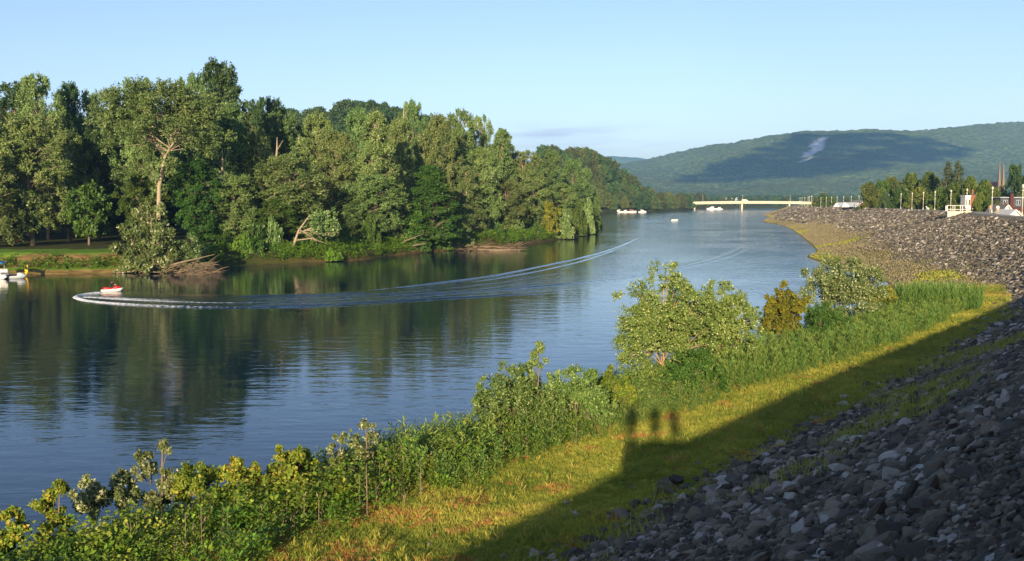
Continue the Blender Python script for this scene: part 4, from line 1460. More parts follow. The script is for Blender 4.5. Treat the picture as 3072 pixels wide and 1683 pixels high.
def rock_meshes(n, seed):
    out = []
    r = random.Random(seed)
    for k in range(n):
        bm = bmesh.new()
        ax = (r.uniform(0.85, 1.2), r.uniform(0.62, 0.95), r.uniform(0.48, 0.8))
        for _ in range(12):
            v = Vector((r.gauss(0, 1), r.gauss(0, 1), r.gauss(0, 1))).normalized() * r.uniform(0.42, 0.56)
            bm.verts.new((v.x * ax[0], v.y * ax[1], v.z * ax[2]))
        h = bmesh.ops.convex_hull(bm, input=bm.verts)
        bmesh.ops.delete(bm, geom=[g for g in h['geom_interior'] if isinstance(g, bmesh.types.BMVert)], context='VERTS')
        bmesh.ops.recalc_face_normals(bm, faces=bm.faces)
        bmesh.ops.triangulate(bm, faces=bm.faces)
        bmesh.ops.subdivide_edges(bm, edges=bm.edges, cuts=2, use_grid_fill=True, smooth=0.12)
        sd = r.uniform(0, 50)
        for v in bm.verts:
            q = v.co * 3.1 + Vector((sd, sd, sd))
            v.co *= 1 + 0.16 * (mnoise.noise(q)) + 0.07 * mnoise.noise(q * 2.7)
        me = bpy.data.meshes.new('stone')
        bm.to_mesh(me)
        bm.free()
        out.append(me)
    return out


m, nd, lk, out = new_mat('riprap_stone')
oi = nd.new('ShaderNodeObjectInfo')
v = mth(nd, lk, 'FRACT', oi.outputs['Random'])
colr = ramp(nd, lk, v, [(0.0, (0.06, 0.054, 0.046)), (0.35, (0.105, 0.093, 0.073)), (0.6, (0.17, 0.147, 0.11)), (0.78, (0.24, 0.205, 0.15)), (0.88, (0.29, 0.25, 0.195)), (0.975, (0.50, 0.47, 0.43)), (1.0, (0.17, 0.11, 0.07))])
f1, f2 = noise(nd, lk, 14, 7, None, 0.7), noise(nd, lk, 4.0, 3)
colr = mixc(nd, lk, mth(nd, lk, 'MULTIPLY', mth(nd, lk, 'SUBTRACT', f1, 0.45), 2.4, True), colr, mixc(nd, lk, 0.55, colr, (0.06, 0.055, 0.05)))
colr = mixc(nd, lk, mth(nd, lk, 'MULTIPLY', mth(nd, lk, 'SUBTRACT', f2, 0.52), 3.0, True), colr, mixc(nd, lk, 0.5, colr, (0.10, 0.085, 0.05)))
bsdf(nd, lk, out, colr, 0.9, f1, 0.05, 0.9, 0.2)
M['stone'] = m
ROCKS = rock_meshes(14, 6)
for me in ROCKS:
    me.materials.append(M['stone'])
rgs = np.random.default_rng(12)


def slope_stones(s0, s1, step, size, n_lo, n_hi_frac, keep):
    S = np.arange(s0, s1, step)
    rows = []
    for s in S:
        nt = float(lev_row(s)[3])
        n = np.arange(n_lo, nt * n_hi_frac, step * 0.86)
        k = len(n)
        ss, nn = s + rgs.normal(size=k) * step * 0.33, n + rgs.normal(size=k) * step * 0.33
        sz = size * np.clip(np.exp(rgs.normal(size=k) * 0.50), 0.4, 2.8)
        ok = rgs.random(k) < keep(ss, nn / nt)
        rows.append(np.stack([ss, nn, sz], 1)[ok])
    return np.vstack(rows)


keep_all = lambda s, f: np.clip((1.06 - f) / 0.12, 0.0, 1) * (0.93 + 0 * s)
keep_far = lambda s, f: np.clip((veg_from(s) + 0.28 - f - 0.3 * (fbm(s * 0.03, f * 4, 5) - 0.5)) / 0.25, 0.0, 1)
st = np.vstack([slope_stones(-6, 20, 0.15, 0.17, 0.25, 1.06, keep_all), slope_stones(20, 60, 0.20, 0.225, 0.3, 1.06, keep_all), slope_stones(60, 130, 0.29, 0.31, 0.6, 1.06, keep_all),
                slope_stones(-6, 26, 0.115, 0.085, 0.05, 1.05, keep_all), slope_stones(26, 70, 0.2, 0.13, 0.1, 1.05, keep_all),
                slope_stones(130, 240, 0.33, 0.32, 1.0, 1.0, keep_far), slope_stones(240, 430, 0.58, 0.50, 1.1, 1.0, keep_far), slope_stones(430, 760, 1.1, 0.8, 1.2, 1.0, lambda s, f: 0.9 + 0 * s)])
# a scatter of single stones rolled out on the turf edge
k = 260
st = np.vstack([st, np.stack([rgs.uniform(-5, 90, k), 12.8 + np.abs(rgs.normal(size=k)) * 1.3, 0.12 + 0.2 * rgs.random(k)], 1)])
SP = lev(st[:, 0], st[:, 1])
cd_ = np.linalg.norm(SP - np.array([0, 0, EYE]), axis=1)
st[:, 2] = np.minimum(st[:, 2], 0.16 + cd_ * 0.028)
st[:, 2] = np.where((st[:, 1] < 1.3) & (st[:, 0] < 16), np.minimum(st[:, 2], 0.13), st[:, 2])
SP[:, 2] += st[:, 2] * 0.06
e = 0.4
Tn = lev(st[:, 0] + e, st[:, 1]) - lev(st[:, 0] - e, st[:, 1])
Bn = lev(st[:, 0], st[:, 1] + e) - lev(st[:, 0], st[:, 1] - e)
Nrm = norm(np.cross(Tn, Bn))
Nrm[Nrm[:, 2] < 0] *= -1
tilt = norm(Nrm + rgs.normal(size=Nrm.shape) * 0.30)
ux = norm(np.cross(tilt, norm(rgs.normal(size=Nrm.shape))))
uy = np.cross(tilt, ux)
var = rgs.integers(0, len(ROCKS), len(st))
tin = rgs.random(len(st))
dep = SP[:, 1]
col_, row_ = pix_of(SP[:, 0], np.maximum(SP[:, 1], 0.5), SP[:, 2])
vis = (col_ > 0) & (col_ < 3072) & (row_ > 0) & (row_ < 1690) & (dep > 1.5)
app = np.where(vis, st[:, 2] / np.maximum(np.hypot(SP[:, 0], SP[:, 1]), 1), 0)
order = np.argsort(-app)
single = np.zeros(len(st), bool)
single[order[:300]] = True
for i in np.where(single)[0]:
    o = bpy.data.objects.new('stone', ROCKS[var[i]])
    COL.objects.link(o)
    o.parent = levee
    q = Matrix(((ux[i][0], uy[i][0], tilt[i][0]), (ux[i][1], uy[i][1], tilt[i][1]), (ux[i][2], uy[i][2], tilt[i][2]))).to_quaternion()
    o.matrix_local = Matrix.LocRotScale(Vector(SP[i]), q, Vector((st[i, 2],) * 3))
rest = np.where(~single)[0]
Rm = np.stack([ux[rest], uy[rest], tilt[rest]], -1)
eul = np.stack([np.arctan2(Rm[:, 2, 1], Rm[:, 2, 2]), np.arcsin(np.clip(-Rm[:, 2, 0], -1, 1)), np.arctan2(Rm[:, 1, 0], Rm[:, 0, 0])], 1)
rip = gn_scatter('stones', SP[rest], eul, st[rest, 2], var[rest], tin[rest], ROCKS)
rip.parent = levee
rip['kind'] = 'stuff'
N_STONES = len(st)


def boulder(name, px, py, size, label, seed):
    r = random.Random(seed)
    p = at(px, py, 2.3)
    o = link(name, ROCKS[seed % len(ROCKS)].copy(), None, (p.x, p.y, p.z + size * 0.22))
    o.scale = (size, size * 0.9, size * 1.25)
    o.rotation_euler = (r.uniform(-0.3, 0.3), r.uniform(-0.3, 0.3), r.uniform(0, 6))
    return tag(o, label, 'boulder', 'loose boulders at the foot of the riprap')


boulder('boulder', 1998, 1460, 0.62, 'rounded grey boulder on the grass edge, left of its upright neighbour', 3)
boulder('boulder', 2030, 1455, 0.66, 'upright pale boulder on the grass edge, right of the rounded one', 8)
boulder('boulder', 1845, 1538, 0.24, 'small white stone lying alone on the shaded grass', 5)


# ================================================================== near ground cover
def ground_pts(n, s0, s1, n0f, n1f, rgx, dens=None):
    s = s0 + (s1 - s0) * rgx.random(n)
    a, b = n0f(s), n1f(s)
    nn = a + (b - a) * rgx.random(n)
    if dens is not None:
        ok = rgx.random(n) < dens(s, nn)
        s, nn = s[ok], nn[ok]
    return s, nn, lev(s, nn)


toe_of = lambda s: lev_row(s)[3]
edge_of = lambda s: lev_row(s)[5]
wat_of = lambda s: lev_row(s)[7]

# short grass of the bench: single blades, thinner with distance
rgg = np.random.default_rng(31)


def tuft_meshes(n, seed, nb, rad, h0, h1, w, mat):
    out = []
    for q in range(n):
        r = np.random.default_rng(seed + q)
        a, p = r.random(nb) * 6.283, np.sqrt(r.random(nb)) * rad
        P = np.stack([p * np.cos(a), p * np.sin(a), np.zeros(nb) - 0.01], 1)
        h = h0 + (h1 - h0) * r.random(nb)
        b = r.random(nb) * 6.283
        bx = np.stack([np.cos(b), np.sin(b), b * 0], 1) * (w * (0.6 + 0.8 * r.random(nb)))[:, None]
        ln = r.normal(size=(nb, 2)) * 0.28
        mid = P + np.stack([ln[:, 0] * h * 0.35, ln[:, 1] * h * 0.35, h * 0.6], 1)
        tip = P + np.stack([ln[:, 0] * h * 1.5, ln[:, 1] * h * 1.5, h * 0.95], 1)
        V = np.stack([P - bx, P + bx, mid + bx * 0.8, tip, mid - bx * 0.8], 1)
        F = (np.arange(nb)[:, None] * 5 + np.array([0, 1, 2, 4]))
        V = V.reshape(-1, 3)
        T = np.arange(nb)[:, None] * 5 + np.array([4, 2, 3, 3])
        me = bpy.data.meshes.new('tuft')
        me.from_pydata(V.tolist(), [], F.tolist() + [tuple(x[:3]) for x in T.tolist()])
        at_ = me.attributes.new('tint', 'FLOAT', 'POINT')
        at_.data.foreach_set('value', np.repeat(0.16 * r.random(nb), 5).astype(np.float32))
        me.materials.append(M[mat])
        out.append(me)
    return out


def turf_tint(s, nn, P, rgx):
    k = len(s)
    patch = fbm(P[:, 0] * 0.35, P[:, 1] * 0.35, 51)
    fine = fbm(P[:, 0] * 1.6, P[:, 1] * 1.6, 57, 3)
    dead = fbm(P[:, 0] * 0.7 + 7, P[:, 1] * 0.7, 71, 4)
    deadz = np.exp(-((s - 15) / 9.0) ** 2) * np.clip((nn - 14.2) / 2.5, 0, 1)
    t = np.clip(-0.10 + 0.75 * patch + 0.45 * (fine - 0.5), 0, 0.74)
    t = np.where((dead + 0.36 * deadz > 0.70) & (rgx.random(k) < 0.62), 0.80 + 0.14 * rgx.random(k), t)
    return t, patch, fine


TUFT = tuft_meshes(12, 300, 16, 0.085, 0.05, 0.15, 0.0075, 'grass')
Ps, Sc, Ti = [], [], []
for s0_, s1_, n_, k_ in ((-4, 32, 46000, 1.0), (32, 72, 30000, 1.45), (72, 124, 14000, 2.3)):
    s, nn, P = ground_pts(n_, s0_, s1_, lambda s: toe_of(s) - 0.7, lambda s: edge_of(s) + 1.8, rgg)
    t, patch, fine = turf_tint(s, nn, P, rgg)
    Ps.append(P)
    Sc.append(k_ * (0.45 + 0.9 * fine) * (0.75 + 0.5 * rgg.random(len(s))))
    Ti.append(t)
P = np.vstack(Ps)
k = len(P)
tag(gn_scatter('grass', P, np.stack([rgg.normal(size=k) * 0.1, rgg.normal(size=k) * 0.1, rgg.random(k) * 6.28], 1), np.concatenate(Sc), rgg.integers(0, 12, k), np.concatenate(Ti), TUFT),
    'short yellow-green grass with orange dry patches on the bench', 'grass', kind='stuff')

# dry and green tufts on the far levee slope
s2_, n2_, P2_ = ground_pts(26000, 430, 900, lambda s: 0.1 * toe_of(s), lambda s: wat_of(s) - 0.4, rgg)
s, nn, P = ground_pts(60000, 100, 460, lambda s: 0.30 * toe_of(s), lambda s: wat_of(s) - 0.4, rgg,
                      lambda s, n: np.clip((n / toe_of(s) - veg_from(s) + 0.08 + 0.9 * (fbm(s * 0.05, n * 0.15, 5) - 0.5)) / 0.3, 0.02, 1))
s, nn, P = np.concatenate([s, s2_]), np.concatenate([nn, n2_]), np.vstack([P, P2_])
k = len(s)
h = (0.08 + 0.22 * rgg.random(k)) * np.interp(s, [400, 700], [1, 1.5])
a = rgg.random(k) * 6.283
w = 0.05 + 0.07 * rgg.random(k) + s * 0.0002
bx = np.stack([np.cos(a), np.sin(a), a * 0], 1) * w[:, None]
tip = P + np.stack([0.3 * rgg.normal(size=k) * h, 0.3 * rgg.normal(size=k) * h, h], 1)
V = np.stack([P - bx, P + bx, tip], 1).reshape(-1, 3)
gn = fbm(P[:, 0] * 0.06, P[:, 1] * 0.06, 15)
nearw = np.clip((nn - toe_of(s)) / 4, 0, 1)
isg = gn + 0.12 * nearw > 0.68
tt_ = 0.15 + 0.4 * rgg.random(k)
for nm, sel, mt, lab in (('slope_grass', isg, 'grass', 'green tufts on the far levee slope'), ('dry_slope_grass', ~isg, 'straw', 'dry tan grass on the far levee slope')):
    Vs = V.reshape(-1, 3, 3)[sel].reshape(-1, 3)
    tag(link(nm, mk_mesh(nm, Vs, np.arange(len(Vs)).reshape(-1, 3), {'tint': np.repeat(tt_[sel], 3)}, False, [M[mt]])), lab, 'grass', kind='stuff')

# sparse green tufts growing between the shaded stones near the toe
s, nn, P = ground_pts(40000, -4, 100, lambda s: 0.40 * toe_of(s), lambda s: toe_of(s) + 0.8, rgg,
                      lambda s, n: np.clip((fbm(s * 0.25, n * 0.35, 61) - 0.50 + 0.25 * (n / toe_of(s) - 0.8)) * 9, 0, 1))
k = len(s)
h = 0.15 + 0.30 * rgg.random(k)
a = rgg.random(k) * 6.283
bx = np.stack([np.cos(a), np.sin(a), a * 0], 1) * 0.016
P[:, 2] += 0.06
tip = P + np.stack([0.4 * rgg.normal(size=k) * h, 0.4 * rgg.normal(size=k) * h, h], 1)
V = np.stack([P - bx, P + bx, tip], 1).reshape(-1, 3)
tag(link('riprap_weeds', mk_mesh('riprap_weeds', V, np.arange(len(V)).reshape(-1, 3), {'tint': np.repeat(0.05 + 0.3 * rgg.random(k), 3)}, False, [M['grass']])),
    'sparse green tufts growing among the shaded stones', 'weeds', kind='stuff')


def leafy(rgx, base, H, nleaf, L, W, droop=0.2, spread=0.25, upl=0.5, stem_bend=0.2):
    """many upright herbs: base (n,3), H (n,) -> leaf quads along the stems"""
    n = len(base)
    f = (0.12 + 0.88 * rgx.random((n, nleaf)))
    az = rgx.random((n, nleaf)) * 6.283
    bend = rgx.normal(size=(n, 1, 2)) * stem_bend
    r = spread * (1 - 0.55 * f) * (0.3 + 0.7 * rgx.random((n, nleaf)))
    Pp = np.stack([base[:, None, 0] + bend[..., 0] * (H[:, None] * f) * f + r * np.cos(az), base[:, None, 1] + bend[..., 1] * (H[:, None] * f) * f + r * np.sin(az),
                   base[:, None, 2] + H[:, None] * f], -1)
    A = norm(np.stack([np.cos(az), np.sin(az), upl + 0.4 * rgx.normal(size=az.shape)], -1))
    Nn = norm(np.stack([-0.3 * np.cos(az), -0.3 * np.sin(az), np.ones_like(az)], -1) + 0.5 * rgx.normal(size=A.shape))
    B = norm(np.cross(Nn, A))
    sz = (0.6 + 0.8 * rgx.random(az.shape))[..., None]
    a, b = A * L * sz, B * (W / 2) * sz
    V = np.stack([Pp, Pp + a * 0.45 + b, Pp + a, Pp + a * 0.45 - b], -2).reshape(-1, 3)
    t = 0.35 * rgx.random((n, 1)) + 0.3 * rgx.random((n, nleaf)) + 0.25 * f
    return V, np.repeat(np.clip(t, 0, 0.9).ravel(), 4), f


def stems_mesh(base, H, r=0.008, bendv=None):
    k = len(base)
    a = np.random.default_rng(5).random(k) * 6.283
    bx = np.stack([np.cos(a), np.sin(a), a * 0], 1) * r
    tip = base + np.stack([np.zeros(k), np.zeros(k), H * 0.95], 1)
    V = np.stack([base - bx, base + bx, tip], 1).reshape(-1, 3)
    return V


def plant_kinds(n, seed, H, nleaf, L, W, mat, stem=True, **kw):
    out = []
    for q in range(n):
        r = np.random.default_rng(seed + q)
        h = H * (0.75 + 0.5 * r.random())
        V, t, _ = leafy(r, np.zeros((1, 3)), np.array([h]), nleaf, L, W, **kw)
        F = np.arange(len(V)).reshape(-1, 4)
        sv = np.array([(-0.006, 0, -0.05), (0.006, 0, -0.05), (0.003, 0, h * 0.9), (-0.003, 0, h * 0.9)])
        F = np.vstack([F, [[len(V), len(V) + 1, len(V) + 2, len(V) + 3]]])
        out.append(mk_mesh('plant', np.vstack([V, sv]), F, {'tint': np.concatenate([t * 0.75, np.full(4, 0.05)])}, False, [M[mat]]))
    return out


def scatter_plants(name, P, scl, ti, kinds, label, cat, rgx):
    k = len(P)
    o = gn_scatter(name, P, np.stack([rgx.normal(size=k) * 0.12, rgx.normal(size=k) * 0.12, rgx.random(k) * 6.28], 1), scl, rgx.integers(0, len(kinds), k), ti, kinds)
    return tag(o, label, cat, kind='stuff')


# low growth along the far waterline
rgq = np.random.default_rng(9)
scatter_plants('bank_growth', HERB_P, 0.5 + 0.9 * rgq.random(len(HERB_P)), 0.25 * rgq.random(len(HERB_P)), plant_kinds(8, 400, 1.2, 34, 0.28, 0.17, 'herb', spread=0.7), 'low green growth along the far waterline', 'undergrowth', rgq)

# broad-leaved herbs, lower left
rgh2 = np.random.default_rng(44)
s, nn, P = ground_pts(7500, -16, 34, lambda s: np.interp(s, [-16, 10, 34], [17.6, 18.0, 20.0]), lambda s: edge_of(s) + 3.4, rgh2,
                      lambda s, n: np.clip((n - np.interp(s, [-16, 10, 34], [17.6, 18.0, 20.0]) + 2.2 * (fbm(s * 0.4, n * 0.4, 2) - 0.35)) / 1.6, 0, 1))
H = (0.22 + 0.5 * rgh2.random(len(s))) * np.clip(0.55 + 0.20 * (nn - 18), 0.5, 1.4) * (0.2 + 2.6 * fbm(s * 0.8, nn * 0.8, 19) ** 2)
scatter_plants('broadleaf_herbs', P, np.clip(H / 0.5, 0.3, 1.45), 0.30 * fbm(s * 0.6, nn * 0.6, 88), plant_kinds(10, 420, 0.5, 24, 0.115, 0.05, 'herb', spread=0.17), 'bright green broad-leaved herbs along the lower left bank', 'herbs', rgh2)

# vines and yellow-green tangle over the bank edge
s, nn, P = ground_pts(3600, -18, 30, lambda s: edge_of(s) - 3.0, lambda s: edge_of(s) + 3.2, rgh2, lambda s, n: np.clip((fbm(s * 0.35, n * 0.3, 12) - 0.36) * 8, 0, 1))
H = 0.25 + 1.5 * fbm(s * 0.6, nn * 0.6, 33) ** 1.5 * (0.7 + 0.6 * rgh2.random(len(s)))
scatter_plants('vine_tangle', P, np.clip(H / 0.8, 0.3, 1.5), 0.35 * rgh2.random(len(P)) ** 2, plant_kinds(10, 440, 0.8, 46, 0.085, 0.07, 'vine', spread=0.32, upl=0.1), 'yellow-green vine tangle draped over the lower left bank edge', 'vines', rgh2)

# mixed green weeds in front of the bushes, centre
s, nn, P = ground_pts(3800, 24, 58, lambda s: np.interp(s, [24, 40, 58], [19.4, 18.2, 16.6]), lambda s: edge_of(s) + 2.6, rgh2,
                      lambda s, n: np.clip((n - np.interp(s, [24, 40, 58], [19.4, 18.2, 16.6]) + 2.4 * (fbm(s * 0.4, n * 0.4, 22) - 0.4)) / 1.2, 0, 1))
H = (0.45 + 0.6 * rgh2.random(len(s))) * np.clip(0.6 + 0.16 * (nn - 18), 0.5, 1.3)
scatter_plants('bank_weeds', P, H / 0.7, 0.25 * rgh2.random(len(P)), plant_kinds(10, 460, 0.7, 40, 0.11, 0.026, 'weed', spread=0.13, upl=0.7), 'mixed green weeds in front of the bushes in mid picture', 'weeds', rgh2)

# feathery upright weeds, right
n0w = lambda s: np.interp(s, [46, 60, 80, 100, 112], [18.4, 16.4, 15.2, 14.6, 14.4])
s, nn, P = ground_pts(5200, 46, 100, n0w, lambda s: edge_of(s) + 2.0, rgh2, lambda s, n: np.clip((n - n0w(s) + 2.0 * (fbm(s * 0.3, n * 0.3, 42) - 0.35)) / 1.0, 0, 1))
H = 0.7 + 0.75 * rgh2.random(len(s)) * (0.6 + 0.8 * fbm(s * 0.3, nn * 0.3, 8))
scatter_plants('feathery_weeds', P, H / 1.0, 0.2 * rgh2.random(len(P)), plant_kinds(10, 480, 1.0, 60, 0.15, 0.022, 'weed', spread=0.10, upl=1.5), 'tall feathery green weeds along the bench on the right', 'weeds', rgh2)
# the tall reed-like clump against the stones
cl = at(2814, 925, 1.9)
k = 900
a, r = rgh2.random(k) * 6.283, np.sqrt(rgh2.random(k))
P = np.stack([cl.x + 3.7 * r * np.cos(a), cl.y + 3.0 * r * np.sin(a), np.full(k, 1.75)], 1)
H = 1.3 + 1.0 * rgh2.random(k)
V, t, _ = leafy(rgh2, P, H, 26, 0.42, 0.030, spread=0.10, upl=2.6, stem_bend=0.08)
tag(link('reed_clump', mk_mesh('reed_clump', V, np.arange(len(V)).reshape(-1, 4), {'tint': np.clip(t * 0.8 + 0.15, 0, 0.95)}, False, [M['weed']])), 'tall reed-like green clump standing against the riprap', 'reeds', kind='stuff')
# dry brown stalks
s, nn, P = ground_pts(900, -14, 75, lambda s: edge_of(s) - 4.5, lambda s: edge_of(s) + 1.0, rgh2, lambda s, n: np.clip((fbm(s * 0.3, n * 0.3, 91) - 0.45) * 6, 0, 1))
H = 0.7 + 0.8 * rgh2.random(len(s))
V1 = stems_mesh(P, H, 0.018)
V2, t2, _ = leafy(rgh2, P, H, 7, 0.12, 0.03, spread=0.06, upl=1.2)
F3 = np.arange(len(V1)).reshape(-1, 3)
V1q = V1.reshape(-1, 3, 3)
V1q = np.concatenate([V1q, V1q[:, 2:3]], 1)
V1q[:, 3, :2] += 0.012
V = np.vstack([V1q.reshape(-1, 3), V2])
tag(link('dry_stalks', mk_mesh('dry_stalks', V, np.arange(len(V)).reshape(-1, 4), {'tint': np.concatenate([np.full(len(V1q) * 4, 0.3), t2])}, False, [M['straw']])), 'dry brown weed stalks along the bank edge', 'stalks', kind='stuff')

# ================================================================== near shrubs and young trees
def near_plant(name, px, base_v, top_v, hw, seed, leafm, label, cat='shrub', stems=4, kind='dome', nclump=60, sprays=11, leaves=9, L=0.13, W=0.07, zb=1.8, up=0.45, pale=0.1,
               barkm='bark', tr=0.05, crad=0.30, spread=0.5, base=0.04, lean=(0, 0), inner=0.4, rz=0.0, jag=0.5, lobes=6):
    b = at(px * K, base_v * K, zb)
    d = b.y
    H = far(px * K, top_v * K, d).z - zb
    Rr = hw * K / FPX * d
    ms = mass_meshes(name, seed, H * 1.02, Rr, nclump, sprays, leaves, L, W, leafm, barkm, tr, stems, pale, up, slim=kind in ('column', 'broad') and cat != 'tree', lobes=lobes, base=base)
    return plant_tree(name, ms, (b.x, b.y, zb - 0.1), (1, 1, 1), rz, label, cat)


near_plant('young_birch', 1665, 955, 668, 128, 101, 'birch', 'tallest young birch clump with pale slender trunks, centre right of the bank', 'tree', 5, 'broad', 260, 13, 17, 0.100, 0.068, pale=0.10,
           barkm='bark_birch', tr=0.055, crad=0.25, spread=0.62, base=0.10, up=0.5)
near_plant('young_birch', 1800, 935, 712, 108, 102, 'birch', 'rounder young birch just right of the tallest birch clump', 'tree', 4, 'dome', 230, 13, 17, 0.100, 0.068, pale=0.12, barkm='bark_birch', tr=0.045, crad=0.27,
           spread=0.62, base=0.04)
near_plant('riverside_bush', 1300, 1095, 925, 115, 103, 'birch', 'spreading bush at the water edge left of the birches', 'shrub', 5, 'dome', 190, 12, 16, 0.092, 0.048, pale=0.14, crad=0.27, spread=0.6)
near_plant('tall_shoots', 1330, 1090, 855, 45, 104, 'birch', 'tall upright shoots rising out of the spreading bush', 'shrub', 3, 'column', 44, 10, 13, 0.092, 0.048, pale=0.20, crad=0.40, spread=0.75, base=0.3)
near_plant('riverside_bush', 1450, 1085, 915, 88, 105, 'birch', 'denser bush between the spreading bush and the birches', 'shrub', 5, 'dome', 160, 12, 16, 0.092, 0.052, pale=0.08, crad=0.27, spread=0.6)
near_plant('low_bush', 1545, 1040, 925, 60, 106, 'vine', 'low vine-covered bush at the foot of the birches', 'shrub', 4, 'dome', 70, 11, 13, 0.104, 0.080, pale=0.05, up=0.2, spread=0.6)
near_plant('low_bush', 1740, 990, 880, 80, 107, 'green', 'dark green low bush under the rounder birch', 'shrub', 4, 'dome', 80, 11, 13, 0.112, 0.072, up=0.3, spread=0.6)
near_plant('yellow_bush', 1968, 862, 712, 52, 108, 'yellow', 'yellow-leaved young tree between the birches and the big bush', 'shrub', 3, 'dome', 110, 11, 14, 0.144, 0.112, up=0.3, crad=0.32, spread=0.35)
near_plant('thin_sapling', 1920, 858, 758, 20, 109, 'dark', 'thin dark sapling against the water, left of the yellow-leaved tree', 'tree', 1, 'broad', 26, 9, 12, 0.112, 0.048, crad=0.42)
near_plant('big_bush', 2108, 815, 645, 98, 110, 'silver', 'biggest bush on the right, pale mottled leaves, against the levee slope', 'shrub', 5, 'dome', 190, 12, 16, 0.152, 0.080, pale=0.16, crad=0.26, spread=0.55)
near_plant('low_bush', 2212, 782, 718, 46, 111, 'vine', 'low yellow-green bush right of the biggest bush', 'shrub', 4, 'dome', 60, 11, 13, 0.160, 0.112, up=0.1, spread=0.6)
near_plant('low_bush', 2085, 868, 762, 62, 112, 'green', 'dark green fern-like bush in front of the biggest bush', 'shrub', 4, 'dome', 70, 12, 13, 0.192, 0.048, up=0.3, spread=0.6)
near_plant('leafy_sapling', 400, 1265, 1106, 46, 121, 'silver', 'tallest leafy sapling with whitish leaf undersides at lower left', 'shrub', 3, 'column', 60, 10, 12, 0.104, 0.060, pale=0.22, crad=0.34, spread=0.5)
near_plant('leafy_sapling', 305, 1285, 1158, 40, 122, 'silver', 'leafy sapling just left of the tallest one at lower left', 'shrub', 3, 'dome', 44, 10, 12, 0.104, 0.064, pale=0.25, crad=0.36, spread=0.4)
near_plant('leafy_sapling', 230, 1300, 1195, 42, 123, 'silver', 'bushy sapling with many white leaves at lower left', 'shrub', 3, 'dome', 54, 10, 12, 0.104, 0.068, pale=0.35, crad=0.36, spread=0.5)
near_plant('leafy_sapling', 140, 1370, 1205, 40, 124, 'vine', 'thin sapling with bare lower stems near the lower left corner', 'shrub', 3, 'broad', 48, 10, 10, 0.096, 0.072, pale=0.12, crad=0.36, spread=0.5, base=0.2, tr=0.025)
near_plant('leafy_sapling', 25, 1385, 1265, 60, 125, 'vine', 'yellow-green bush in the lower left corner', 'shrub', 4, 'dome', 44, 10, 12, 0.104, 0.072, pale=0.15, crad=0.34, spread=0.5)
near_plant('leafy_sapling', 500, 1270, 1165, 62, 126, 'vine', 'rounded yellow-green bush right of the tallest sapling at lower left', 'shrub', 4, 'dome', 60, 11, 12, 0.096, 0.072, pale=0.10, crad=0.32, spread=0.6)
near_plant('leafy_sapling', 610, 1260, 1150, 60, 127, 'vine', 'vine-hung bush with reddish leaves left of centre', 'shrub', 4, 'dome', 60, 11, 12, 0.104, 0.080, pale=0.25, crad=0.32, spread=0.6)
near_plant('leafy_sapling', 735, 1245, 1125, 68, 128, 'vine', 'broad vine mound at the bank edge left of the twin saplings', 'shrub', 4, 'dome', 76, 11, 12, 0.104, 0.088, pale=0.08, crad=0.30, spread=0.6, up=0.1)
near_plant('leafy_sapling', 850, 1215, 1085, 30, 129, 'silver', 'left one of the twin thin saplings on the bank', 'shrub', 3, 'broad', 44, 9, 12, 0.088, 0.048, pale=0.2, crad=0.36, base=0.12, spread=0.5, tr=0.03)
near_plant('leafy_sapling', 918, 1200, 1046, 34, 130, 'silver', 'right and taller one of the twin thin saplings on the bank', 'shrub', 3, 'column', 50, 9, 12, 0.088, 0.048, pale=0.22, crad=0.36, base=0.08, spread=0.5, tr=0.03)
near_plant('leafy_sapling', 1045, 1190, 1095, 46, 131, 'weed', 'greyish green bush between the twin saplings and the spreading bush', 'shrub', 4, 'dome', 44, 10, 12, 0.088, 0.036, crad=0.34, spread=0.6)
near_plant('leafy_sapling', 1150, 1150, 1070, 50, 132, 'weed', 'low green bush left of the spreading bush', 'shrub', 4, 'dome', 44, 10, 12, 0.088, 0.040, crad=0.34, spread=0.6)


# coarser tufts that break up the turf, and lone tall weeds along the bank
s, nn, P = ground_pts(2600, -4, 100, lambda s: toe_of(s) + 0.2, lambda s: edge_of(s), rgg, lambda s, n: np.clip((fbm(s * 0.5, n * 0.5, 101) - 0.42) * 7, 0.05, 1))
V, t, _ = leafy(rgg, P, 0.08 + 0.16 * rgg.random(len(P)), 14, 0.19, 0.022, spread=0.09, upl=1.3)
tag(link('grass_tufts', mk_mesh('grass_tufts', V, np.arange(len(V)).reshape(-1, 4), {'tint': np.clip(t * 0.9, 0, 0.88)}, False, [M['grass']])), 'coarse grass tufts scattered over the bench', 'grass', kind='stuff')
s, nn, P = ground_pts(700, -4, 60, lambda s: toe_of(s) + 2.5, lambda s: edge_of(s) - 2, rgg, lambda s, n: np.clip((fbm(s * 0.4, n * 0.4, 111) - 0.48) * 9, 0, 1))
V, t, _ = leafy(rgg, P, 0.10 + 0.12 * rgg.random(len(P)), 10, 0.10, 0.055, spread=0.10, upl=0.3)
tag(link('turf_herbs', mk_mesh('turf_herbs', V, np.arange(len(V)).reshape(-1, 4), {'tint': t}, False, [M['herb']])), 'small broad-leaved herbs in the turf', 'herbs', kind='stuff')
s, nn, P = ground_pts(190, -16, 48, lambda s: edge_of(s) - 2.6, lambda s: edge_of(s) + 2.4, rgg)
V, t, _ = leafy(rgg, P, 0.7 + 0.7 * rgg.random(len(P)), 34, 0.10, 0.035, spread=0.16, upl=0.5, stem_bend=0.14)
tag(link('tall_weeds', mk_mesh('tall_weeds', V, np.arange(len(V)).reshape(-1, 4), {'tint': np.clip(t + 0.1, 0, 0.95)}, False, [M['weed']])), 'tall single weed stems rising above the bank edge', 'weeds', kind='stuff')


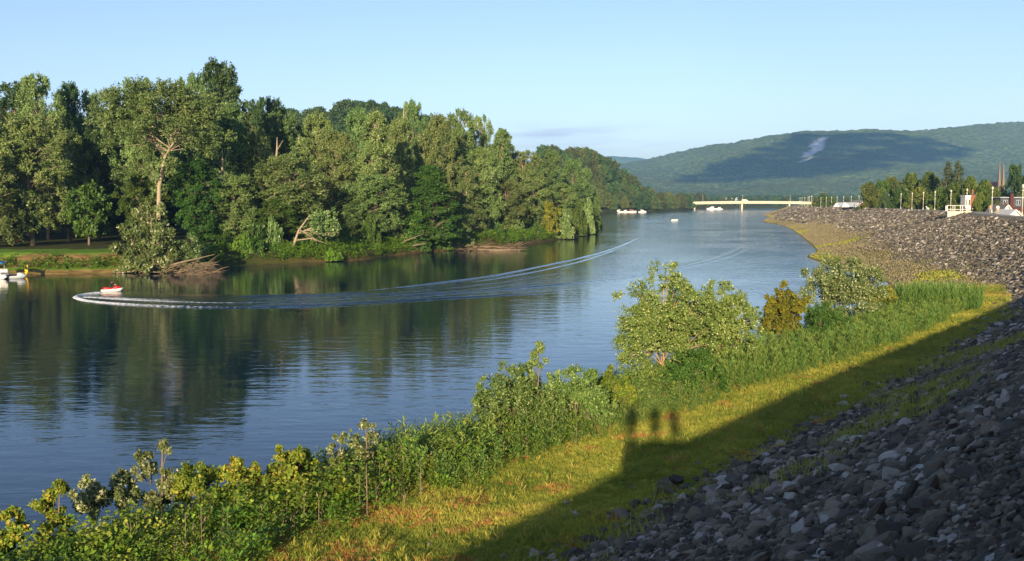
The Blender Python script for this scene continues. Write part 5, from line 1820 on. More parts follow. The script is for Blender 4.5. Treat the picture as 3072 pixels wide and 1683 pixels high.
# ================================================================== made things
M['steel'] = plain('painted_steel', (0.52, 0.48, 0.40), 0.5)
M['white'] = plain('white_paint', (0.80, 0.80, 0.78), 0.35, 0.05)
M['offwhite'] = plain('offwhite', (0.68, 0.66, 0.60), 0.5, 0.08)
M['cream'] = plain('cream_concrete', (0.62, 0.57, 0.43), 0.8, 0.10, 0.4)
M['concrete'] = plain('concrete', (0.50, 0.46, 0.38), 0.85, 0.15, 1.0)
M['black'] = plain('black_rubber', (0.02, 0.02, 0.022), 0.6)
M['red'] = plain('red_gloss', (0.50, 0.012, 0.014), 0.25, 0.05, spec=0.5)
M['grey'] = plain('grey_hull', (0.42, 0.46, 0.50), 0.35)
M['blue'] = plain('blue_canvas', (0.06, 0.24, 0.52), 0.8)
M['orange'] = plain('orange_paint', (0.50, 0.20, 0.02), 0.4)
M['yellow_p'] = plain('yellow_plastic', (0.72, 0.46, 0.02), 0.35)
M['brick'] = plain('brick', (0.25, 0.10, 0.055), 0.9, 0.2, 6)
M['darkbrick'] = plain('dark_brick', (0.085, 0.032, 0.028), 0.9, 0.2, 6)
M['slate'] = plain('slate_roof', (0.06, 0.062, 0.075), 0.7, 0.2, 2)
M['shingle'] = plain('shingle_roof', (0.20, 0.19, 0.16), 0.85, 0.2, 2)
M['stonewall'] = plain('church_stone', (0.20, 0.155, 0.12), 0.85, 0.2, 1)
M['rust'] = plain('sandstone', (0.36, 0.17, 0.11), 0.85, 0.2, 1)
M['glass'] = plain('window_glass', (0.03, 0.04, 0.05), 0.08, 0.1, spec=0.8)
M['skin'] = plain('skin', (0.50, 0.29, 0.20), 0.6, 0.05)
M['hair'] = plain('hair', (0.03, 0.02, 0.015), 0.6)
M['cloth_dark'] = plain('dark_cloth', (0.025, 0.025, 0.03), 0.9)
M['cloth_white'] = plain('white_cloth', (0.78, 0.77, 0.74), 0.9, 0.05)
M['cloth_tan'] = plain('tan_cloth', (0.46, 0.32, 0.15), 0.9)
M['cloth_blue'] = plain('denim', (0.06, 0.09, 0.18), 0.9)
M['cloth_pink'] = plain('pink_cloth', (0.45, 0.18, 0.17), 0.9)
M['cloth_grey'] = plain('grey_cloth', (0.28, 0.29, 0.30), 0.9)
M['canvas'] = plain('tent_canvas', (0.78, 0.77, 0.72), 0.8, 0.04)


def person(loc, rz, label, top, legs, H=1.74, pose='stand', hair='hair', group=None):
    """one continuous figure grown from a posed skeleton"""
    k = H / 1.74
    if pose == 'stand':
        J = {'pel': (0, 0, 0.95), 'wai': (0, 0.01, 1.10), 'che': (0, 0, 1.32), 'nec': (0, 0.0, 1.48), 'hd0': (0, 0.02, 1.58), 'hd1': (0, 0.02, 1.68),
             'shL': (-0.19, 0, 1.41), 'elL': (-0.25, 0.02, 1.14), 'wrL': (-0.24, 0.10, 0.90), 'haL': (-0.235, 0.13, 0.80), 'thL': (-0.20, 0.16, 0.85),
             'shR': (0.19, 0, 1.41), 'elR': (0.25, 0.02, 1.14), 'wrR': (0.24, 0.10, 0.90), 'haR': (0.235, 0.13, 0.80), 'thR': (0.20, 0.16, 0.85),
             'hiL': (-0.10, 0, 0.88), 'knL': (-0.11, 0.03, 0.48), 'anL': (-0.11, 0.0, 0.09), 'toL': (-0.12, 0.16, 0.035),
             'hiR': (0.10, 0, 0.88), 'knR': (0.12, 0.05, 0.48), 'anR': (0.12, 0.02, 0.09), 'toR': (0.13, 0.18, 0.035)}
    else:                                   # riding astride, hands on the bars
        J = {'pel': (0, 0, 0.62), 'wai': (0, 0.05, 0.76), 'che': (0, 0.14, 0.98), 'nec': (0, 0.19, 1.13), 'hd0': (0, 0.22, 1.23), 'hd1': (0, 0.23, 1.33),
             'shL': (-0.19, 0.16, 1.06), 'elL': (-0.27, 0.36, 0.90), 'wrL': (-0.27, 0.60, 0.90), 'haL': (-0.26, 0.69, 0.89), 'thL': (-0.22, 0.66, 0.90),
             'shR': (0.19, 0.16, 1.06), 'elR': (0.27, 0.36, 0.90), 'wrR': (0.27, 0.60, 0.90), 'haR': (0.26, 0.69, 0.89), 'thR': (0.22, 0.66, 0.90),
             'hiL': (-0.11, 0.02, 0.58), 'knL': (-0.27, 0.40, 0.52), 'anL': (-0.30, 0.30, 0.16), 'toL': (-0.30, 0.45, 0.10),
             'hiR': (0.11, 0.02, 0.58), 'knR': (0.27, 0.40, 0.52), 'anR': (0.30, 0.30, 0.16), 'toR': (0.30, 0.45, 0.10)}
    Rd = {'pel': (0.15, 0.11), 'wai': (0.14, 0.10), 'che': (0.17, 0.12), 'nec': (0.06, 0.06), 'hd0': (0.082, 0.095), 'hd1': (0.078, 0.09), 'sh': (0.065, 0.065), 'el': (0.047, 0.047),
          'wr': (0.033, 0.033), 'ha': (0.028, 0.036), 'th': (0.013, 0.013), 'hi': (0.095, 0.095), 'kn': (0.062, 0.062), 'an': (0.042, 0.042), 'to': (0.04, 0.03)}
    E = [('pel', 'wai'), ('wai', 'che'), ('che', 'nec'), ('nec', 'hd0'), ('hd0', 'hd1')]
    for s_ in 'LR':
        E += [('che', 'sh' + s_), ('sh' + s_, 'el' + s_), ('el' + s_, 'wr' + s_), ('wr' + s_, 'ha' + s_), ('wr' + s_, 'th' + s_), ('pel', 'hi' + s_), ('hi' + s_, 'kn' + s_), ('kn' + s_, 'an' + s_), ('an' + s_, 'to' + s_)]
    names = list(J)
    me = bpy.data.meshes.new('body')
    me.from_pydata([Vector(J[n]) * k for n in names], [(names.index(a), names.index(b)) for a, b in E], [])
    o = bpy.data.objects.new('body', me)
    COL.objects.link(o)
    sk = o.modifiers.new('skin', 'SKIN')
    sk.use_smooth_shade = True
    for i, n in enumerate(names):
        r = Rd.get(n) or Rd[n[:2]]
        me.skin_vertices[0].data[i].radius = (r[0] * k, r[1] * k)
        me.skin_vertices[0].data[i].use_root = n == 'pel'
    ss = o.modifiers.new('sub', 'SUBSURF')
    ss.levels = ss.render_levels = 1
    dg = bpy.context.evaluated_depsgraph_get()
    nm = bpy.data.meshes.new_from_object(o.evaluated_get(dg))
    bpy.data.objects.remove(o)
    for mt in (M['skin'], M[top], M[legs], M['black']):
        nm.materials.append(mt)
    hipz = J['pel'][2] * k
    neck = J['nec'][2] * k
    for p in nm.polygons:
        c = p.center / k
        z = c.z
        arm = abs(c.x) > 0.215 and z > (0.7 if pose == 'stand' else 0.8) and abs(c.x) < 0.4
        if pose == 'stand':
            p.material_index = 3 if z < 0.10 else 2 if z < 0.98 and not arm else 0 if z > 1.47 or (arm and z < 1.2) else 1
        else:
            p.material_index = 0 if z > 1.12 or c.y > 0.5 and z > 0.75 or z < 0.5 and abs(c.x) > 0.2 else 1 if z > 0.66 else 2
        p.use_smooth = True
    e = empty('person', loc, rz)
    link('body', nm, e)
    hp = Vector(J['hd1']) * k
    hm = MB().lathe((hp.x, hp.y - 0.015, hp.z - 0.05), [(0.088 * k, -0.06), (0.098 * k, 0.0), (0.092 * k, 0.06), (0.06 * k, 0.105), (0.015 * k, 0.12)], 10)
    hm.build('hair', M[hair], e, True)
    fm = MB().box((hp.x, hp.y + 0.10 * k, hp.z - 0.045), (0.022, 0.03, 0.035))
    fm.build('nose', M['skin'], e)
    return tag(e, label, 'person', group)


# ---- personal watercraft on the river, with its rider
def watercraft(name, loc, rz, hullm, deckm, label):
    e = empty(name, loc, rz)
    st_ = [(-1.45, 0.42, 0.30, 0.05), (-1.2, 0.54, 0.33, -0.05), (-0.3, 0.60, 0.36, -0.08), (0.6, 0.56, 0.43, -0.05), (1.15, 0.36, 0.51, 0.05), (1.5, 0.06, 0.57, 0.35)]
    rings = []
    for y, w, h, zb in st_:
        rings.append([(-w, y, h), (-w * 1.02, y, h - 0.10), (-w * 0.7, y, zb + 0.08), (0, y, zb - 0.05), (w * 0.7, y, zb + 0.08), (w * 1.02, y, h - 0.10), (w, y, h), (0, y, h + 0.04)])
    MB().loft(rings).build('hull', M[hullm], e, True)
    MB().loft([[(-w, y, z0), (-w * 0.75, y, z1), (w * 0.75, y, z1), (w, y, z0)] for y, w, z0, z1 in
               ((0.2, 0.24, 0.30, 0.78), (0.55, 0.36, 0.36, 0.90), (0.95, 0.31, 0.42, 0.80), (1.3, 0.14, 0.50, 0.64))]).build('hood', M[deckm], e, True)
    MB().loft([[(-w, y, z0), (-w * 0.6, y, z1), (w * 0.6, y, z1), (w, y, z0)] for y, w, z0, z1 in
               ((-1.25, 0.26, 0.28, 0.56), (-0.9, 0.28, 0.30, 0.70), (-0.3, 0.24, 0.30, 0.58), (0.25, 0.20, 0.32, 0.64))]).build('seat', M['black' if deckm != 'red' else 'red'], e, True)
    MB().tube([(-0.34, 0.42, 0.98), (0, 0.52, 0.96), (0.34, 0.42, 0.98)], 0.03, 6).build('handlebar', M['black'], e)
    for sx in (-1, 1):
        MB().box((sx * 0.27, 0.70, 0.93), (0.10, 0.05, 0.08)).build('mirror', M['black'], e)
        MB().prism([(0.30, 0.30), (0.54, 0.30), (0.52, 0.39), (0.32, 0.39)] if sx > 0 else [(-0.54, 0.30), (-0.30, 0.30), (-0.32, 0.39), (-0.52, 0.39)], -1.1, 0.5).build('footwell', M['cloth_grey'], e)
    return tag(e, label, 'watercraft')


p = at(336, 874, 0.0)
JZ = -1.35
pw_ = watercraft('personal_watercraft', (p.x, p.y, -0.06), JZ, 'white', 'red', 'red and white personal watercraft turning on the river in its own wake').scale = (0.85, 0.88, 0.88)
person((p.x - 0.18, p.y - 0.02, -0.04), JZ, 'person in dark vest riding the red and white watercraft', 'cloth_dark', 'cloth_dark', 1.74, 'ride')

# ---- moored pontoon boat, docked watercraft and kayak at the left edge
p = at(-30, 836, 0.0)
e = empty('pontoon_boat', (p.x, p.y, 0), 0.05)
for sy in (-0.9, 0.9):
    MB().tube([(-3.0, sy, 0.22), (2.3, sy, 0.22), (2.85, sy, 0.36)], [0.30, 0.30, 0.08], 10).build('pontoon', M['white'], e, True)
MB().box((-0.1, 0, 0.58), (5.8, 2.4, 0.14)).build('deck', M['offwhite'], e)
for sy in (-1.15, 1.15):
    MB().box((-0.4, sy, 0.98), (4.9, 0.06, 0.62)).build('side_panel', M['white'], e)
MB().tube([(-2.9, -1.15, 1.35), (2.05, -1.15, 1.35), (2.05, 1.15, 1.35), (-2.9, 1.15, 1.35)], 0.03, 6).build('rail', M['steel'], e)
for x in (-1.8, 1.4):
    for sy in (-1.1, 1.1):
        MB().tube([(x, sy, 0.65), (x + 0.35, sy, 2.5)], 0.025, 6).build('bimini_pole', M['steel'], e)
rings = [[(x, -1.25, 2.42 + dz), (x, -0.6, 2.62 + dz), (x, 0.6, 2.62 + dz), (x, 1.25, 2.42 + dz), (x, 0.6, 2.57 + dz), (x, -0.6, 2.57 + dz)] for x, dz in ((-2.2, 0.05), (-0.8, 0.12), (0.6, 0.10), (2.3, -0.22))]
MB().loft(rings).build('bimini_top', M['blue'], e, True)
MB().box((-0.6, 0.3, 0.95), (0.6, 0.9, 0.6)).build('console', M['grey'], e)
tag(e, 'white pontoon boat with blue bimini top moored at the left edge', 'boat')
p = at(44, 836, 0.0)
watercraft('docked_watercraft', (p.x, p.y + 0.4, -0.02), -1.45, 'grey', 'grey', 'grey watercraft moored beside the white pontoon boat')
e = MB()
e.loft([[(-w, 0.12 * math.cos(t * 1.6) - 0.1, z), (0, -0.16 + 0.1 * t, z), (w, 0.12 * math.cos(t * 1.6) - 0.1, z), (0, 0.12, z)] for t, (w, z) in enumerate(((0.10, 0.0), (0.25, 0.35), (0.27, 0.8), (0.2, 1.25), (0.03, 1.6)))])
p = at(52, 832, 0.0)
ky = e.build('kayak', M['yellow_p'], None, True)
ky.location = (p.x, p.y + 2.6, 0.1)
ky.rotation_euler = (0, 0.16, 0.2)
tag(ky, 'bright yellow kayak standing on end behind the docked watercraft', 'kayak')

# ---- small orange tractor on the lawn
p = at(52, 732, 3.05)
e = empty('lawn_tractor', p, 0.25)
MB().box((0.45, 0, 0.72), (0.95, 0.52, 0.42)).build('hood', M['orange'], e, False, 0.05)
MB().box((-0.45, 0, 0.52), (0.95, 0.75, 0.28)).build('body', M['orange'], e, False, 0.04)
MB().box((-0.5, 0, 0.82), (0.42, 0.5, 0.12)).box((-0.74, 0, 1.02), (0.1, 0.5, 0.4)).build('seat', M['black'], e)
MB().tube([(0.05, 0, 0.85), (-0.15, 0, 1.08)], 0.03, 6).build('steering_column', M['black'], e)
for x, r, sy in ((-0.5, 0.36, -1), (-0.5, 0.36, 1), (0.68, 0.24, -1), (0.68, 0.24, 1)):
    w = MB().tube([(x, sy * 0.33, r), (x, sy * 0.52, r)], r, 14).build('wheel', M['black'], e)
    MB().tube([(x, sy * 0.34, r), (x, sy * 0.54, r)], r * 0.55, 12).build('rim', M['offwhite'], w)
MB().tube([(-0.8, -0.35, 0.6), (-0.85, -0.35, 1.55), (-0.85, 0.35, 1.55), (-0.8, 0.35, 0.6)], 0.035, 6).build('roll_bar', M['steel'], e)
tag(e, 'small orange lawn tractor parked under the trees on the lawn', 'tractor')

# ---- lamp posts along the levee path
def lamp_post():
    e = empty('lamp_post', (0, 0, 0))
    MB().lathe((0, 0, 0), [(0.24, -0.15), (0.24, 0.12), (0.15, 0.2), (0.13, 0.55), (0.09, 0.65)], 10).build('base', M['concrete'], e, True)
    MB().tube([(0, 0, 0.5), (0, 0, 4.75)], [0.085, 0.065], 10).build('pole', M['steel'], e, True)
    for z in (3.0, 4.2):
        MB().lathe((0, 0, z), [(0.08, 0), (0.16, 0.04), (0.16, 0.14), (0.08, 0.2)], 10).build('collar', M['offwhite'], e, True)
    MB().lathe((0, 0, 4.7), [(0.07, 0), (0.10, 0.12), (0.21, 0.42), (0.22, 0.48)], 10).build('lamp_shade', M['offwhite'], e, True)
    MB().lathe((0, 0, 5.18), [(0.26, 0), (0.26, 0.05), (0.10, 0.17), (0.02, 0.26)], 10).build('cap', M['steel'], e, True)
    return e


proto = lamp_post()
LPX = [3066, 2975, 2899, 2851, 2804, 2769, 2735, 2702, 2665, 2630, 2599, 2576, 2553, 2530, 2511, 2494, 2478, 2462]
for i, px in enumerate(LPX):
    o = proto if i == 0 else copy_tree(proto)
    s_ = s_of(px, -4.1)
    q = lev(np.array([s_]), np.array([-4.1]))[0]
    o.location = (q[0], q[1], q[2] + 0.02)
    tag(o, f'street lamp on the levee path, {ORD[i]} from the right edge', 'street lamp', 'lamps along the levee path')
for i, (px, d) in enumerate(((2432, 700), (2425, 760), (2421, 820), (2411, 900), (2403, 960), (2397, 1020))):
    o = copy_tree(proto)
    z = float(np.interp(d, LD[:, 1], LD[:, 2]))
    x = (px - 1536) / FPX * d
    o.location = (x, d, z - 0.2)
    o.scale = (1.6, 1.6, 1.5)
    tag(o, f'distant street lamp beyond the bend of the levee, {ORD[i]} from the right', 'street lamp', 'distant lamps beyond the bend')

# ---- concrete outlook platform with railing on the levee shoulder
s_ = s_of(2893, 0.5)
q = lev(np.array([s_]), np.array([0.0]))[0]
row = lev_row(np.array([s_]))
nx, ny = float(row[8][0]), float(row[9][0])
e = empty('outlook_platform', (q[0], q[1], q[2]), math.atan2(ny, nx) - math.pi)      # local -x points to the river
MB().prism([(0.6, 0.12), (-4.0, 0.12), (-4.0, -1.75), (-3.6, -1.9), (0.6, -0.7)], -1.7, 1.7).build('concrete_wall', M['cream'], e)
MB().box((-1.7, 0, 0.19), (4.9, 3.6, 0.14)).build('floor_slab', M['concrete'], e)
px_ = [(-4.05, -1.7), (-4.05, -0.6), (-4.05, 0.6), (-4.05, 1.7), (-2.6, -1.7), (-1.1, -1.7), (0.4, -1.7), (-2.6, 1.7), (-1.1, 1.7), (0.4, 1.7)]
for x, y in px_:
    MB().box((x, y, 0.86), (0.10, 0.10, 1.2)).build('railing_post', M['offwhite'], e)
for z in (0.62, 1.46):
    MB().tube([(0.4, -1.7, z), (-4.05, -1.7, z), (-4.05, 1.7, z), (0.4, 1.7, z)], 0.05, 6).build('rail', M['offwhite'], e)
tag(e, 'cream concrete outlook platform with white railing on the levee shoulder', 'platform')
s_ = s_of(2872, -1.5)
q = lev(np.array([s_]), np.array([-3.0]))[0]
tag(MB().tube([(q[0] - 0.3, q[1], q[2] - 0.1), (q[0], q[1], q[2] + 2.9)], [0.09, 0.07], 8).build('wooden_post', M['driftwood'], None, True), 'plain leaning post just left of the outlook platform', 'post')

# ---- people and things on the levee path
def on_path(px, n=-2.4):
    s_ = s_of(px, n)
    q = lev(np.array([s_]), np.array([n]))[0]
    return (q[0], q[1], q[2] + 0.03)


person(on_path(2563, -2.4), 0.4, 'person in pink top and blue trousers walking on the levee path', 'cloth_pink', 'cloth_blue', 1.8)
person(on_path(2971, -3.2), 2.6, 'person with dark hair and grey shorts beside the nearest whole lamp post', 'skin', 'cloth_grey', 1.8)
person(on_path(2993, -2.2), 2.8, 'person in white shirt and tan trousers walking right of the lamp post', 'cloth_white', 'cloth_tan', 1.85)
b_ = on_path(2783, -2.0)
e = empty('white_dog', b_, 2.2)
dg_ = MB()
dg_.loft([[(x - 0.0, y - r * 0.8, z - r), (x, y + 0.0 - r * 0.8, z + r), (x, y + r * 0.8, z + r), (x, y + r * 0.8, z - r)] for x, y, z, r in ((-0.38, 0, 0.40, 0.12), (-0.2, 0, 0.46, 0.16), (0.12, 0, 0.52, 0.18), (0.30, 0, 0.66, 0.13), (0.38, 0, 0.84, 0.10))])
for x, y in ((-0.32, -0.09), (-0.32, 0.09), (0.2, -0.1), (0.2, 0.1)):
    dg_.tube([(x, y, 0.45), (x - (0.06 if x < 0 else 0), y, 0.24), (x, y, 0.02)], [0.07, 0.045, 0.04], 6)
dg_.build('body', M['white'], e, True)
MB().loft([[(0.30 + t * 0.14, -w, z - w), (0.30 + t * 0.14, -w, z + w), (0.30 + t * 0.14, w, z + w), (0.30 + t * 0.14, w, z - w)] for t, w, z in ((0, 0.09, 0.93), (1, 0.11, 0.95), (2, 0.07, 0.92), (2.8, 0.045, 0.90))]).build('head', M['white'], e, True)
for sy in (-1, 1):
    MB().box((0.36, sy * 0.08, 1.06), (0.05, 0.05, 0.12)).build('ear', M['white'], e)
MB().tube([(-0.4, 0, 0.46), (-0.6, 0, 0.62)], [0.04, 0.02], 5).build('tail', M['white'], e)
tag(e, 'white dog standing on the levee path between two lamp posts', 'dog')

# the photographer's party, on the crest behind the viewpoint; their shadows fall on the grass
qz = float(lev(np.array([0.0]), np.array([-2.0]))[0][2])
MB().box((0, -0.75, qz + 0.15), (2.3, 0.9, 0.40)).build('shadow_step', M['concrete'])['kind'] = 'structure'  # added unseen step: lifts the figures so their shadows reach farther
MB().box((0, -0.22, qz + 0.33), (2.2, 0.16, 0.76)).build('shadow_parapet', M['concrete'])['kind'] = 'structure'  # added unseen wall: closes the light gaps between the legs in the shadows
qz += 0.33
for i, (x, y, lab) in enumerate(((-0.95, -0.45, 'person on the crest whose shadow is leftmost on the grass'), (0.02, -0.55, 'person on the crest whose shadow is the middle one on the grass'), (0.85, -0.50, 'person on the crest whose shadow is rightmost on the grass'))):
    person((x, y, qz + 0.03), 0.0, lab, 'cloth_blue', 'cloth_tan', (1.84, 1.92, 1.80)[i], group='people standing at the viewpoint')

# ---- bridge
BR_Y = 1210.0
e = empty('bridge', (0, BR_Y, 0))
X0, X1 = 216.0, 384.0
xs = np.linspace(X0, X1, 15)
dk = lambda x: 8.0 + 1.5 * (1 - ((x - 300) / 95) ** 2)
MB().loft([[(x, -4.6, dk(x) - 2.3), (x, -5.0, dk(x) - 0.4), (x, 5.0, dk(x) - 0.4), (x, 4.6, dk(x) - 2.3)] for x in xs]).build('girder', M['cream'], e)
MB().loft([[(x, -5.6, dk(x) - 0.4), (x, -5.6, dk(x)), (x, 5.6, dk(x)), (x, 5.6, dk(x) - 0.4)] for x in xs]).build('deck', M['concrete'], e)
for sy in (-5.45, 5.45):
    MB().loft([[(x, sy - 0.15, dk(x)), (x, sy - 0.15, dk(x) + 0.9), (x, sy + 0.15, dk(x) + 0.9), (x, sy + 0.15, dk(x))] for x in xs]).build('parapet', M['cream'], e)
for x in (227.0, 286.0, 345.0):
    MB().box((x, 0, 2.0), (1.7, 9.0, 9.4), 0, 1.06).build('pier', M['cream'], e)
MB().box((385.5, 0, 4.6), (5.0, 12.0, 7.0)).build('abutment', M['concrete'], e)
tag(e, 'long low cream concrete girder bridge across the far river', 'bridge')
for i, (x, lab) in enumerate(((286.5, 'tall lamp pole over the middle pier of the bridge'), (345.5, 'tall lamp pole over the right pier of the bridge'), (237, 'tall lamp pole at the left end of the bridge'))):
    z = dk(x)
    le_ = empty('bridge_lamp', (x, BR_Y - 4.9, z))
    MB().tube([(0, 0, -0.1), (0, 0, 9.0)], [0.22, 0.14], 6).build('pole', M['steel'], le_)
    MB().tube([(0, 0, 8.9), (0, 2.2, 9.3)], 0.08, 5).build('arm', M['steel'], le_)
    MB().box((0, 2.4, 9.28), (0.35, 0.9, 0.18)).build('lamp_head', M['offwhite'], le_)
    tag(le_, lab, 'street lamp', 'lamps on the bridge')


def vehicle(name, loc, rz, L, W_, Hh, bodym, label, cat, box=False):
    e = empty(name, loc, rz)
    if box:
        MB().box((-0.12 * L, 0, 0.55 + Hh * 0.5), (0.74 * L, W_, Hh)).build('cargo_box', M[bodym], e, False, 0.05)
        MB().prism([(0.27 * L, 0.5), (0.5 * L, 0.5), (0.5 * L, 1.5), (0.44 * L, 2.4), (0.27 * L, 2.4)], -W_ * 0.46, W_ * 0.46).build('cab', M['white'], e, False, 0.05)
        MB().prism([(0.445 * L, 1.55), (0.502 * L, 1.55), (0.452 * L, 2.25)], -W_ * 0.42, W_ * 0.42).build('windscreen', M['glass'], e)
    else:
        MB().prism([(-0.5 * L, 0.35), (0.5 * L, 0.35), (0.5 * L, 0.7), (0.28 * L, 0.88), (0.12 * L, Hh), (-0.3 * L, Hh), (-0.47 * L, 0.92)], -W_ / 2, W_ / 2).build('body', M[bodym], e, False, 0.06)
        for sy in (-1, 1):
            MB().prism([(-0.36 * L, 0.93), (0.22 * L, 0.93), (0.10 * L, Hh - 0.1), (-0.28 * L, Hh - 0.1)], sy * (W_ / 2 + 0.012) - 0.01, sy * (W_ / 2 + 0.012) + 0.01).build('side_window', M['glass'], e)
    for x in (-0.31, 0.31):
        for sy in (-1, 1):
            w = MB().tube([(x * L, sy * (W_ / 2 - 0.2), 0.34), (x * L, sy * (W_ / 2 + 0.02), 0.34)], 0.34 if not box else 0.45, 12).build('wheel', M['black'], e)
            MB().tube([(x * L, sy * (W_ / 2 - 0.1), 0.34), (x * L, sy * (W_ / 2 + 0.035), 0.34)], 0.2, 10).build('rim', M['grey'], w)
    return tag(e, label, cat)


vehicle('box_truck', (289.5, BR_Y - 2.5, dk(289.5) + 0.02), 0, 7.5, 2.4, 2.6, 'cream', 'pale box truck crossing the middle of the bridge', 'truck', True)
vehicle('car', (359, BR_Y - 2.5, dk(359) + 0.02), 0, 4.5, 1.8, 1.5, 'white', 'white car on the bridge near its right end', 'car')
vehicle('car', (375, BR_Y - 2.5, dk(375) + 0.02), 0, 4.6, 1.8, 1.5, 'white', 'white car at the right end of the bridge by the abutment', 'car')

# ---- boats
def cruiser(name, loc, rz, L, label, cabin=True, hullm='white', topm='white', open_=False):
    e = empty(name, loc, rz)
    k = L / 8.0
    rings = []
    for y, w, h in ((-4, 1.25, 1.0), (-2, 1.4, 1.05), (1, 1.35, 1.2), (3, 0.8, 1.35), (4, 0.06, 1.5)):
        rings.append([(-w * k, y * k, h * k), (-w * 0.75 * k, y * k, 0.05), (0, y * k, -0.25), (w * 0.75 * k, y * k, 0.05), (w * k, y * k, h * k), (0, y * k, h * k + 0.05)])
    MB().loft(rings).build('hull', M[hullm], e, True)
    if cabin:
        MB().loft([[(-w * k, y * k, 1.0 * k), (-w * 0.8 * k, y * k, z * k), (w * 0.8 * k, y * k, z * k), (w * k, y * k, 1.0 * k)] for y, w, z in ((-1.6, 1.1, 2.4), (0.6, 1.1, 2.4), (1.8, 0.9, 1.5), (2.8, 0.5, 1.3))]).build('cabin', M[topm], e)
        for sx in (-1, 1):
            MB().box((sx * 0.99 * k, -0.5 * k, 1.95 * k), (0.06, 1.7 * k, 0.4 * k)).build('cabin_window', M['glass'], e)
        MB().box((0, -1.0 * k, 2.75 * k), (1.8 * k, 2.4 * k, 0.12)).build('canopy', M[topm], e)
        for sx in (-1, 1):
            MB().tube([(sx * 0.8 * k, -2.0 * k, 1.0 * k), (sx * 0.8 * k, -2.0 * k, 2.75 * k)], 0.04, 5).build('canopy_pole', M['steel'], e)
    else:
        MB().prism([(-0.75 * k, 1.0 * k), (0.75 * k, 1.0 * k), (0.6 * k, 1.7 * k), (-0.6 * k, 1.7 * k)], 0.6 * k, 0.75 * k).build('windscreen', M['glass'], e)
        MB().box((0, -0.8 * k, 1.2 * k), (1.6 * k, 0.6 * k, 0.5 * k)).build('seat', M['offwhite'], e)
        MB().box((0, -4.1 * k, 0.9 * k), (0.45 * k, 0.5 * k, 1.0 * k)).build('outboard', M['black'], e)
    return tag(e, label, 'boat')


for i, (px, L, rz, c, lab) in enumerate(((1853, 8.0, 1.35, 'white', 'leftmost white cabin cruiser moored under the headland'), (1874, 6.5, 1.4, 'white', 'small white boat second from the left under the headland'),
                                         (1894, 8.5, -1.5, 'rust', 'white boat with reddish top, third from the left under the headland'), (1925, 7.5, -1.4, 'white', 'rightmost white cabin cruiser moored under the headland'))):
    d = 905
    cruiser('cabin_cruiser', ((px - 1536) / FPX * d, d - 3 * i * 0.3, 0), rz, L * 1.05, lab, True, 'white', c)
MB_ = MB().box((96, 916, 0.45), (9, 1.6, 0.25))
for x in (92, 96, 100):
    MB_.tube([(x, 915.4, -0.5), (x, 915.4, 0.9)], 0.12, 6)
tag(MB_.build('jetty', M['offwhite'], None), 'low pale jetty left of the moored cruisers', 'jetty')
p = at(2024, 662, 0)
cruiser('motor_boat', (p.x, p.y, 0), -1.15, 4.6, 'small white motor boat crossing the river far out, trailing a wake', False)
cruiser('house_boat', (240.0, 1165, 0), 1.35, 12.0, 'big white boat moored under the left span of the bridge', True)
cruiser('house_boat', (252.0, 1180, 0), 1.45, 9.0, 'smaller white boat just right of the big one under the bridge', True)


# ---- buildings of the town behind the levee
def window_on(e, x, y, z, w, h, frame='white', face='y'):
    f = MB().box((x, y, z), (w + 0.2, 0.10, h + 0.2) if face == 'y' else (0.10, w + 0.2, h + 0.2)).build('window', M[frame], e)
    MB().box((x, y - 0.045, z), (w, 0.06, h) if face == 'y' else (0.06, w, h)).build('pane', M['glass'], f)


def place(px, d):
    return ((px - 1536) / FPX * d, d)


# brick house with white bay
x, y = place(2912, 262)
e = empty('brick_house', (x, y, 4.3), 0.0)
MB().box((0.3, 3, 4.6), (2.1, 6, 9.4)).build('wall', M['brick'], e)
MB().box((-1.75, 2.0, 4.4), (2.0, 4.0, 9.0)).build('bay', M['offwhite'], e)
MB().box((-1.75, 2.0, 9.05), (2.3, 4.3, 0.35)).build('cornice', M['white'], e)
MB().box((-1.75, -0.1, 5.3), (2.5, 4.4, 0.3)).build('porch_roof', M['offwhite'], e)
MB().box((2.1, 3.3, 4.4), (1.5, 5.4, 8.8)).build('wing', M['offwhite'], e)
MB().box((0.4, 3, 9.45), (2.4, 6.3, 0.3)).build('roof', M['slate'], e)
MB().box((0.9, 2, 10.2), (0.6, 0.6, 1.6)).build('chimney', M['brick'], e)
for wx in (-2.3, -1.2):
    for wz in (7.2, 3.4):
        window_on(e, wx, -0.03, wz, 0.55, 1.6)
for wz in (7.4, 5.2, 3.0):
    window_on(e, 2.1, 0.57, wz, 0.7, 1.1)
e.scale = (0.68, 0.68, 0.92)
tag(e, 'narrow brick house with white bay behind the outlook platform', 'house')

# slate mansard house with dark red chimney
x, y = place(3032, 250)
e = empty('mansard_house', (x, y, 4.3), 0.0)
MB().box((0, 4, 3.0), (8.2, 8, 6.0)).build('wall', M['darkbrick'], e)
MB().loft([[(-4.3, -0.3, 6.0), (4.3, -0.3, 6.0), (4.3, 8.3, 6.0), (-4.3, 8.3, 6.0)], [(-3.7, 0.4, 8.7), (3.7, 0.4, 8.7), (3.7, 7.6, 8.7), (-3.7, 7.6, 8.7)]]).build('roof', M['slate'], e)
MB().box((0, 4, 8.8), (7.9, 7.8, 0.2)).build('roof_trim', M['grey'], e)
MB().box((-0.5, -0.35, 6.6), (1.1, 0.9, 6.6)).build('chimney', M['darkbrick'], e)
for wx in (-2.7, -1.95, 1.5, 2.25):
    window_on(e, wx, -0.12, 7.3, 0.5, 1.3, 'grey')
for wx in (-2.8, 2.2):
    window_on(e, wx, -0.05, 4.0, 0.8, 1.5, 'white')
e.scale = (0.78, 0.78, 0.9)
tag(e, 'dark house with slate mansard roof and dark red chimney near the right edge', 'house')


